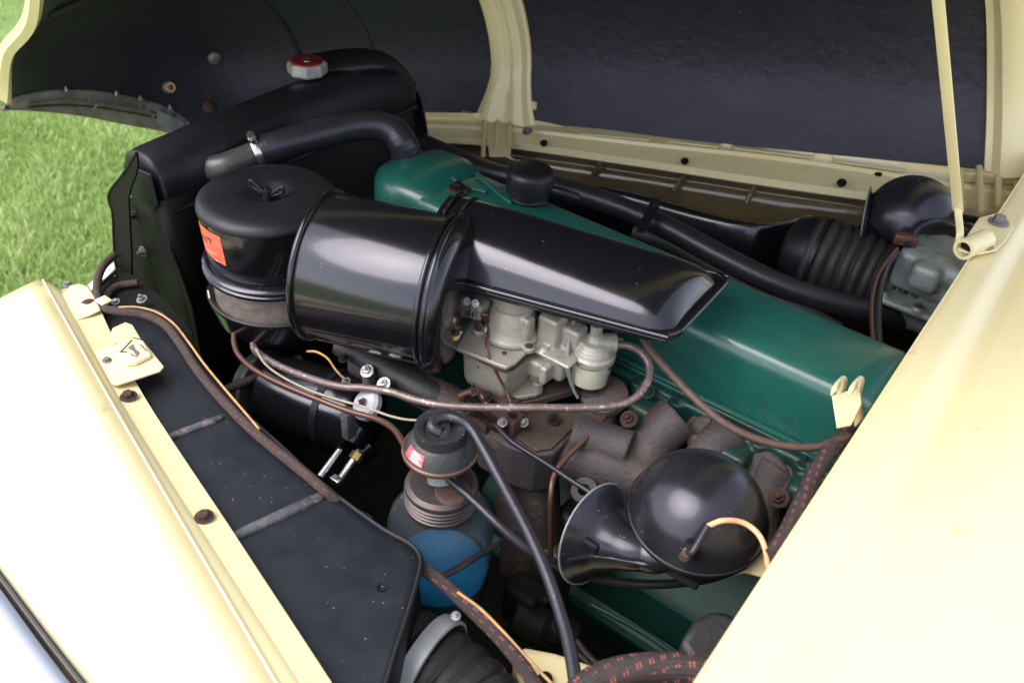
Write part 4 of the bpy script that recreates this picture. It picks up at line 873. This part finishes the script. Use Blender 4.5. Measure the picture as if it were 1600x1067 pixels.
for s0, s1, s2 in (((549, 678), (541, 690), (500, 745)), ((560, 708), (553, 718), (532, 748))):
    bm = B(); cyl(bm, at(*s1, .785), at(*s2, .765), .0058, 12); obj('stalk', bm, 'steel', co)
    p0, p1 = at(*s0, .79), at(*s1, .785); bm = B(); cyl(bm, p0, p1, .0095, 6); obj('brass_nut', bm, 'brass', co, angle=20)
bm = B(); box(bm, at(526, 750, .77), (.018, .012, .010), bev=.002); obj('terminal', bm, 'steel', co)

# ================================================================== wiring looms
def loom(name, pts, r, m, label):
    bm = B(); tube(bm, pa(pts), r, 16, 10); return tag(obj(name, bm, m, angle=80), label, 'wiring loom')
lz = lambda p, d=.008: zf(p[0])+d
def lp(l, d): return [(a, b, zf(at(a, b, .9).x)+d) for a, b in l]
loom('wiring_loom', lp([(178, 398), (162, 415), (153, 436), (152, 462), (160, 480), (185, 487), (225, 492), (258, 508), (282, 538), (310, 580), (345, 622), (390, 668), (430, 702), (475, 738), (502, 761)], .0)+[(528, 783, .915), (552, 800, .90), (575, 812, .875)], .0066, 'loom', 'brown braided wiring loom running along the inner edge of the black apron')
loom('wiring_loom', [(640, 872, .915), (665, 890, .915), (700, 918, .912), (740, 955, .91), (775, 990, .91), (805, 1025, .91), (830, 1060, .91), (850, 1095, .91)], .0078, 'loom_red', 'dark braided loom with red tracer flecks crossing the corrugated duct')
loom('wiring_loom', [(880, 1110, .93), (925, 1068, .935), (975, 1049, .935), (1030, 1043, .93), (1080, 1045, .93), (1130, 1055, .93)], .0165, 'loom_red', 'fattest braided loom with red tracer at the bottom edge beside the cowl')
loom('wiring_loom', [(1205, 870, .965), (1228, 835, .965), (1250, 790, .965), (1272, 742, .965), (1300, 700, .965), (1340, 665, .96)], .0105, 'loom_red', 'braided loom rising steeply along the cowl edge behind the near horn')
loom('wiring_loom', lp([(165, 470), (172, 455), (188, 446), (215, 442)], -.02), .006, 'loom', 'short dark braided loom branch leading behind the air deflector')
bm = B(); box(bm, at(162, 470, lambda x, y: zf(x)+.008), (.02, .018, .004), bev=.001); tag(obj('loom_clip', bm, 'cream', None), 'small cream metal clip holding the brown loom at the rail end', 'clip')
pipe('yellow_wire', lp([(186, 480), (215, 480), (245, 488), (272, 506), (295, 535), (318, 567), (345, 600), (375, 635), (405, 670)], .008), .0017, 'yellow_wire', 'yellow cloth wire following the brown loom along the apron', 'wire')
pipe('orange_wire', [(715, 925, .918), (750, 950, .918), (785, 985, .916), (815, 1018, .914), (850, 1055, .912), (875, 1080, .91)], .0018, 'yellow_wire', 'thin orange wire beside the red flecked loom over the duct', 'wire')

# ================================================================== washer jar
wj = thing('washer_jar', 'glass screen washer jar with blue fluid and ribbed rusty metal lid', 'washer jar', at(692, 770, .9)-V((0, 0, .2)))
J = at(690, 752, .912)
bm = B(); lathe(bm, [(.043, -.030), (.046, -.040), (.056, -.050), (.066, -.063), (.0700, -.078), (.0705, -.10), (.0685, -.21), (.062, -.222), (0, -.224)][::-1]+[(.041, -.030), (.044, -.042), (.054, -.052), (.063, -.065), (.0675, -.079), (.066, -.205), (.059, -.217), (0, -.219)], J, n=64); obj('glass', bm, 'glass_grey', wj, angle=80)
bm = B(); lathe(bm, [(0, -.168), (.065, -.168), (.0652, -.204), (.058, -.2165), (0, -.2185)], J, n=64); obj('washer_fluid', bm, 'blue', wj, angle=50)
prj = [(0, 0), (.040, 0), (.0460, -.003), (.0470, -.006)]
for k in range(4): prj += [(.0470, -.008-k*.0062), (.0452, -.0095-k*.0062), (.0452, -.0110-k*.0062), (.0475, -.0125-k*.0062)]
prj += [(.0475, -.036), (.043, -.038)]
bm = B(); lathe(bm, prj, J, n=64); obj('lid', bm, mat('grimy ribbed lid', (.06, .054, .058), .4, .5, var2=(.09, .062, .052), vscale=35, specks=.4, bump=.0005, bscale=150), wj, angle=25)
bm = B(); lathe(bm, [(0, .004), (.021, .004), (.023, 0)], J+V((.022, -.004, 0)), n=30); obj('lid_boss', bm, 'rust', wj)
# pump on top
wp = thing('washer_pump', 'black domed vacuum pump with a red label and brown rim on the jar lid', 'pump', J+V((0, 0, .002)))
Pp = at(688, 702, .955)
bm = B(); lathe(bm, [(0, -.012), (.020, -.012), (.042, -.008), (.0478, -.003), (.0485, .0), (.0478, .003), (.045, .004)], Pp, n=56); obj('rim', bm, 'copper', wp, angle=60)
bm = B(); cyl(bm, J+V((0, 0, .001)), Pp+V((0, 0, -.01)), .018, 20); obj('pump_stem', bm, 'grey_cast', wp)
bm = B(); lathe(bm, [(.0465, .003), (.044, .007), (.0375, .021), (.0325, .024), (.0318, .026), (.0325, .037), (.0315, .0405), (.027, .041), (.021, .038), (.0195, .035), (.015, .0355), (.011, .040), (.006, .041), (0, .041)], Pp, n=56); obj('dome', bm, mat('speckled black pump paint', (.016, .016, .018), .42, specks=1.6, bump=.0006, bscale=120, rvar=.15), wp, angle=35)
rfp = lambda z: lerp(.0445, .0375, (z-.007)/.014)+.0007
s0 = R_(-104); bm = B(); sheet(bm, patch(Pp, s0-.3, s0+.42, .0070, .0212, rfp)); lab = obj('label_patch', bm, 'decal_pink', wp)
for k in range(6):
    z = .0088+k*.0021; bm = B(); sheet(bm, patch(Pp, s0-.08+.03*(k % 2), s0+.38-.05*(k % 3), z, z+.0009, lambda q: rfp(q)+.0004, 8, 1)); obj('print', bm, 'ink_white', lab)
pipe('rubber_hose', [(688, 676, .992), (676, 668, .996), (680, 656, .999), (697, 651, 1.0), (717, 655, 1.0), (735, 668, .995), (755, 700, .985), (785, 755, .97), (820, 820, .96), (850, 885, .95), (873, 950, .94), (890, 1010, .935), (903, 1090, .93)], [.0085, .0072, .007, .007, .007, .007, .0072, .0075], 'rubber', 'black rubber hose falling from the pump top to the bottom of the bay', 'hose')
pipe('rubber_hose', [(697, 745, .928), (715, 760, .925), (745, 787, .92), (785, 825, .91), (830, 862, .89), (880, 885, .86), (930, 902, .83), (985, 911, .82), (1040, 912, .82), (1100, 905, .82), (1140, 893, .82)], [.0045, .006, .0062, .0062], 'rubber', 'black rubber hose from the jar lid passing under the near horn', 'hose')
pipe('retaining_strap', [(655, 893, .90), (680, 900, .90), (705, 893, .89), (740, 872, .88), (780, 848, .85), (800, 832, .82)], [.003, .0045, .005, .004, .0025], 'rubber', 'thin black strap holding the washer jar across its front', 'strap', flat=.5)

# ================================================================== horns
def horn(name, c, r, label, bell, mid, loc, axis=(0.1, -.1, 1), bellr=.060, rads=(.022, .021, .020, .022, .028, .042)):
    h = thing(name, label, 'horn', loc, 'electric horns')
    a = V(axis).normalized()
    prof = [(0, .072), (.15*r, .0715), (.35*r, .068), (.55*r, .060), (.72*r, .048), (.86*r, .032), (.95*r, .015), (r, 0), (r*1.005, -.006)]
    s = r/.085; bm = B(); lathe(bm, crom([V((p, q*s, 0)) for p, q in prof], 3)[0] and [(v.x if v.x > 1e-6 else 0, v.y) for v in crom([V((p, q*s, 0)) for p, q in prof], 3)[0]], c, a, 72); obj('dome', bm, 'horn_black', h, angle=80)
    bm = B(); lathe(bm, [(r*.98, .001), (r*1.02, -.001), (r*1.025, -.006), (r*.98, -.012), (r*.80, -.016), (r*.62, -.040), (r*.3, -.048), (0, -.048)], c, a, 64); obj('back_plate', bm, 'satin_black', h)
    bm = B(); tube(bm, [c-a*.03+V((.03, .01, 0)), c-a*.034, *mid, bell], [*rads, bellr], 36, 8); t = obj('trumpet', bm, 'horn_black', h, angle=80)
    d = (bell-mid[-1]).normalized()
    bm = B(); lathe(bm, [(bellr-.0005+.0014*math.cos(q), .0014*math.sin(q)) for q in [2*math.pi*k/8 for k in range(9)]], bell, d, 48); obj('bell_rim', bm, 'grey_cast', t)
    bm = B(); box(bm, lerp(mid[0], c, .4)-a*.03+V((.0, -.028, 0)), (.10, .008, .012), bev=.003); obj('seam_flange', bm, 'satin_black', h)
    sp_ = [c-a*.034+V((0, -.024, 0)), mid[0]+V((0, -.021, .004)), mid[1]+V((0, -.022, .004)), mid[2]+V((-.0, -.026, .005)), mid[3]+V((0, -.037, .006)), bell+V((0, -bellr*.93, .010))]
    bm = B(); tube(bm, sp_, .0028, 8, 6); obj('trumpet_seam', bm, 'horn_black', h)
    return h
HC = at(1091, 800, .935)
Hb = at(929, 834, .885)
h1 = horn('horn', HC, .0845, 'near black horn with its trumpet opening toward the washer jar and a tan wire', Hb, [at(1035, 866, .905), at(1005, 864, .902), at(975, 856, .897), at(950, 845, .890)], HC-V((0, 0, .06)), axis=(.06, -.12, 1), bellr=.067)
p = at(1098, 718, 1.0); 
def on_dome(px, py, c, r, dz=.0):
    d = ray(px, py); best = None
    for k in range(400):
        q = CAM+d*(.6+k*.003); v = q-c
        rr2 = (v.x**2+v.y**2)/(r*r)+(v.z/(.072*r/.085))**2
        if rr2 <= 1: return q
    return CAM+d*1.0
p = on_dome(1098, 718, HC, .0845); n_ = (p-HC+V((0, 0, .02))).normalized()
bm = B(); lathe(bm, [(.0055, 0), (.0085, 0), (.0085, .0018), (.0055, .0018), (.0055, 0)], p, n_, 20); obj('ring_nut', bm, 'rubber', h1)
p = on_dome(1080, 858, HC, .0845)
bm = B(); box(bm, p+V((0, -.002, 0)), (.016, .012, .022), bev=.003); obj('terminal_block', bm, 'satin_black', h1)
bolt(h1, p+V((-.001, -.009, .003)), (0, -1, .5), .006, 'copper', kind='round'); bolt(h1, p+V((-.003, -.009, -.006)), (0, -1, .5), .006, 'rust', kind='round')
q = p
bm = B(); tube(bm, [p+V((0, -.008, .004)), p+V((.006, -.014, .014)), on_dome(1108, 822, HC, .0845)+V((0, -.006, .006))], .0042, 10, 6); obj('wire_boot', bm, 'rubber', h1)
bm = B(); e0 = on_dome(1108, 822, HC, .0845)+V((0, -.006, .006)); tube(bm, [e0, e0+(at(1130, 813, z=e0.z+.004)-e0), at(1160, 816, .985), at(1183, 832, .98), at(1195, 855, .97), at(1200, 885, .95)], .0033, 10, 6); obj('horn_wire', bm, 'tan_wire', h1)
bm = B(); prism(bm, pa([(1128, 890, .905), (1145, 872, .905), (1200, 850, .91), (1240, 870, .91), (1210, 905, .90), (1165, 893, .90), (1140, 898, .90)]), (0, 0, -.003)); obj('mount_bracket', bm, 'cream_old', h1, bevel=.001)
bm = B(); box(bm, at(923, 853, .945), (.02, .01, .016), bev=.003); obj('rim_clip', bm, 'satin_black', h1)
FC = at(1425, 338, .985)
h2 = horn('horn', FC, .082, 'far black horn below the prop rod, mounted above the grey motor housing', at(1352, 345, .955), [at(1400, 352, .965), at(1385, 350, .962), at(1372, 348, .96), at(1362, 346, .957)], FC-V((0, 0, .06)), axis=(.05, -.12, 1), bellr=.062)
p = on_dome(1441, 284, FC, .082); bm = B(); lathe(bm, [(.0055, 0), (.0085, 0), (.0085, .0018), (.0055, .0018), (.0055, 0)], p, (0, -.3, 1), 20); obj('ring_nut', bm, 'rubber', h2)

# ================================================================== corrugated ducts
def corr(name, pts, r, label, period=.018, amp=.06, m='rubber_matt'):
    t = thing(name, label, 'duct', pa(pts)[len(pts)//2]-V((0, 0, r)), 'corrugated air ducts')
    bm = B(); tube(bm, pa(pts), r, 40, 40, ripple=lambda L, i: 1+amp*(abs(math.sin(L*math.pi/period))**.6-.5)); obj('corrugated_hose', bm, m, t, angle=80); return t
cd = corr('air_duct', [(596, 1022, .80), (645, 1050, .80), (700, 1092, .795), (750, 1145, .79), (790, 1200, .785)], .067, 'near corrugated black air duct with a bright steel clamp at the bottom of the bay', .021, .07)
P_ = pa([(596, 1022, .80), (645, 1050, .80)]); dd = (P_[1]-P_[0]).normalized()
bm = B(); lathe(bm, [(.0725, -.011), (.0762, -.010), (.0762, .010), (.0725, .011)], P_[0]+dd*.062, dd, 60); obj('clamp_band', bm, mat('brushed clamp steel', (.66, .66, .68), .38, .45, var=.15, vscale=60), cd)
bm = B(); lathe(bm, [(.074, -.05), (.076, -.048), (.076, .015), (.074, .020), (.071, .022)], P_[0]-dd*.01, dd, 60); obj('duct_collar', bm, 'gloss_black', cd)
bolt(cd, at(712, 962, .873), (0, -.2, 1), .006, 'steel', kind='nut')
fd = corr('air_duct', [(1262, 396, .88), (1300, 409, .88), (1345, 424, .88), (1390, 440, .88), (1440, 458, .88)], .073, 'far corrugated black air duct leading into the air trough', .022, .12)
P_ = pa([(1262, 396, .88), (1300, 409, .88)]); dd = (P_[1]-P_[0]).normalized()
bm = B(); lathe(bm, [(.035, -.045), (.060, -.035), (.072, -.01), (.077, .018), (.077, .022), (.070, .024)], P_[0], dd, 48); obj('duct_collar', bm, 'satin_black', fd)
bm = B(); tube(bm, pa([(1285, 347, .945), (1300, 352, .944)]), .004, 8, 2); obj('collar_clip', bm, 'rust', fd)
bolt(fd, at(1240, 424, .87), (-.2, -.8, .3), .006, 'steel', kind='round')
# long black tube along the far side
ft = thing('vent_tube', 'long smooth black tube curving along the far side of the green engine', 'tube', at(1080, 400, .88))
bm = B(); tube(bm, pa([(660, 225, .90), (760, 268, .92), (860, 292, .92), (950, 318, .915), (1040, 355, .91), (1120, 398, .90), (1210, 442, .885), (1300, 472, .87), (1400, 490, .86), (1500, 500, .85)]), .0215, 24, 8); obj('tube', bm, 'rubber', ft, angle=80)
bm = B(); tube(bm, pa([(990, 362, .88), (1060, 385, .875), (1130, 425, .86), (1220, 470, .85), (1310, 520, .84)]), .018, 20, 6); obj('lower_tube', bm, 'rubber_matt', ft)
bm = B(); c0 = at(1008, 345, .915); prism(bm, [at(a, b, z) for a, b, z in ((993, 362, .93), (1004, 366, .93), (1028, 330, .95), (1030, 312, .955), (1018, 310, .955), (1012, 322, .95))], (.0, .004, .0)); obj('hanger', bm, 'satin_black', ft, bevel=.0015)
bolt(ft, at(1024, 318, .958), (0, -.5, 1), .008, 'satin_black')

# ================================================================== wiper motor etc. by the cowl
wm = thing('wiper_motor', 'grey cast motor housing with a copper clip beside the cowl and far horn', 'motor', at(1440, 480, .9))
W = at(1466, 426, .945)
bm = B(); box(bm, W+V((0, 0, .01)), (.13, .12, .075), bev=.012); box(bm, W+V((-.01, -.06, .02)), (.05, .05, .05), bev=.012); cyl(bm, W+V((-.01, -.04, .03)), W+V((.07, -.05, .03)), .024, 20)
box(bm, W+V((-.005, -.02, -.045)), (.13, .13, .012), bev=.004); cyl(bm, W+V((-.07, -.0, -.07)), W+V((.07, -.0, -.07)), .05, 24)
for dx, dy in ((-.065, -.07), (.05, -.075), (-.065, .05), (0, -.078)): cyl(bm, W+V((dx, dy, -.05)), W+V((dx, dy, -.03)), .010, 12)
obj('housing', bm, 'grey_cast', wm, remesh=.004, smoothit=4)
for dx, dy in ((-.065, -.07), (.05, -.075), (0, -.078)): bolt(wm, W+V((dx, dy, -.03)), (0, 0, 1), .008, 'rust', kind='round')
bolt(wm, at(1448, 372, .99), (0, 0, 1), .006, 'rust', kind='round')
bm = B(); box(bm, at(1415, 374, 1.0), (.038, .02, .018), (V((.95, .3, 0)), V((-.3, .95, 0)), V((0, 0, 1))), bev=.002); obj('terminal_clip', bm, 'copper', wm)
pipe('black_cable', [(1418, 385, .995), (1430, 362, 1.01), (1448, 350, 1.02), (1470, 347, 1.02), (1492, 352, 1.02), (1510, 365, 1.02)], .0062, 'rubber', 'black cable arching over the motor housing under the far horn', 'cable')
pipe('black_cable', [(1400, 395, .99), (1385, 415, .985), (1374, 450, .975), (1370, 490, .965), (1372, 540, .955), (1380, 595, .95)], .0075, 'rubber', 'thick black cable hanging beside the grey motor housing', 'cable')
pipe('brown_lead', [(1402, 388, 1.0), (1388, 405, .995), (1372, 430, .99), (1363, 465, .985), (1362, 510, .98), (1368, 550, .975), (1380, 590, .97)], .0028, 'copper', 'thin copper brown lead hanging outside the thick black cable', 'wire')

# hood prop
hp_ = thing('hood_prop', 'slender cream prop rod standing on a bolted cream clamp at the cowl corner', 'prop rod', at(1500, 380, 1.06))
p0 = at(1500, 366, 1.075); p1 = at(1497, 330, 1.09); p2 = at(1466, 0, y=1.30); dr = (p2-p1).normalized(); p3 = p2+dr*.42
bm = B(); box(bm, (p1+p3)/2, (.0165, .006, (p3-p1).length), (V((.97, .2, 0)).normalized(), dr.cross(V((.97, .2, 0))).normalized()*1, dr), bev=.0016); tube(bm, [p1+dr*.006, lerp(p0, p1, .5), p0, p0+V((.004, -.004, -.018))], .006, 10, 4, flat=.6); obj('rod', bm, 'cream', hp_)
cl0, cl1 = at(1505, 390, 1.065), at(1540, 352, 1.068)
bm = B(); dv = (cl1-cl0).normalized()
lathe(bm, [(.0165, 0), (.0165, .062), (.0115, .062), (.0115, .0), (.0165, 0)], cl0, V((.028, .085, 0)), 32); obj('clamp_barrel', bm, 'cream', hp_)
bm = B(); lathe(bm, [(.0, -.012), (.0114, -.012)], cl0, V((-.028, -.085, 0)), 24); obj('barrel_opening', bm, 'dark', hp_)
bm = B(); prism(bm, pa([(1497, 388, 1.06), (1530, 340, 1.06), (1560, 332, 1.06), (1582, 340, 1.06), (1584, 356, 1.06), (1570, 378, 1.06), (1558, 390, 1.06), (1530, 396, 1.06), (1512, 394, 1.06)]), (0, 0, -.004)); obj('clamp_plate', bm, 'cream', hp_, bevel=.0012)
bolt(hp_, at(1535, 383, 1.0605), (0, 0, 1), .0165, 'zinc'); bolt(hp_, at(1560, 348, 1.0605), (0, 0, 1), .0165, 'zinc')

# spring clip on the cowl edge near the valve cover
sc_ = thing('spring_clip', 'folded cream sheet metal spring clip on the cowl edge above the valve cover', 'clip', at(1322, 650, 1.0))
for dx in (0, 27):
    bm = B(); P0 = pa([(1304+dx, 612, 1.04), (1306+dx, 600, 1.047), (1312+dx, 593, 1.048), (1318+dx, 600, 1.04), (1313+dx, 625, 1.02), (1316+dx, 660, 1.0)])
    d2 = V((.003, .022, 0)); bm = B(); sheet(bm, [[p-d2*.5 for p in crom(P0, 4)[0]], [p+d2*.5 for p in crom(P0, 4)[0]]]); obj('leaf', bm, 'cream', sc_, solid=.002, angle=80)
bm = B(); prism(bm, pa([(1300, 618, 1.03), (1343, 604, 1.03), (1346, 630, 1.03), (1330, 664, 1.01), (1308, 668, 1.01)]), (0, 0, -.002)); obj('web', bm, 'cream', sc_, bevel=.0008)

# low pieces at the bottom of the frame
rs = thing('brake_reservoir_cover', 'cream painted sheet cover low at the bottom between the duct and cowl', 'cover', at(880, 1050, .68))
bm = B(); P0 = pa([(800, 1012, .76), (822, 1006, .765), (870, 1015, .76), (930, 1035, .75), (985, 1050, .745), (1040, 1130, .74), (880, 1160, .74), (820, 1090, .75)]); prism(bm, P0, (0, 0, -.05)); obj('cover_panel', bm, 'cream', rs, bevel=.012)
bm = B(); lathe(bm, [(0, .002), (.007, .002), (.009, 0)], at(852, 1058, .763), n=16); obj('hole', bm, 'dark', rs)
rbm = B(); P0 = pa([(1062, 1000, .86), (1085, 965, .865), (1110, 950, .865), (1140, 952, .865), (1180, 985, .86), (1120, 1040, .85), (1075, 1030, .85)]); prism(rbm, P0, (0, 0, -.05)); tag(obj('rubber_boot', rbm, 'rubber_matt', None, bevel=.012), 'dull black rubber boot beside the cowl edge at the bottom', 'boot')
sc2 = thing('steering_linkage', 'grimy steering box and dark rods in shadow beside the green crankcase', 'steering box', at(850, 970, .5))
bm = B(); cyl(bm, at(800, 960, .62), at(900, 1000, .60), .03, 20); box(bm, at(820, 940, .62), (.06, .05, .08), bev=.01); cyl(bm, at(860, 990, .62), at(880, 980, .64), .02, 16); box(bm, at(835, 925, .65), (.06, .012, .012), bev=.003); obj('steering_box', bm, 'dark', sc2, remesh=.004)
bm = B(); tube(bm, pa([(900, 1000, .62), (925, 1030, .62), (965, 1060, .62), (1010, 1090, .62)]), .006, 10, 4); tube(bm, pa([(880, 1000, .62), (930, 1045, .61), (980, 1080, .6)]), .006, 10, 4); obj('rod', bm, 'iron_dark', sc2)
pipe('stay_rod', [(350, 610, .82), (400, 590, .82), (470, 560, .82)], .0075, 'iron_dark', 'dark diagonal stay rod behind the brown pipe at the radiator side', 'rod')
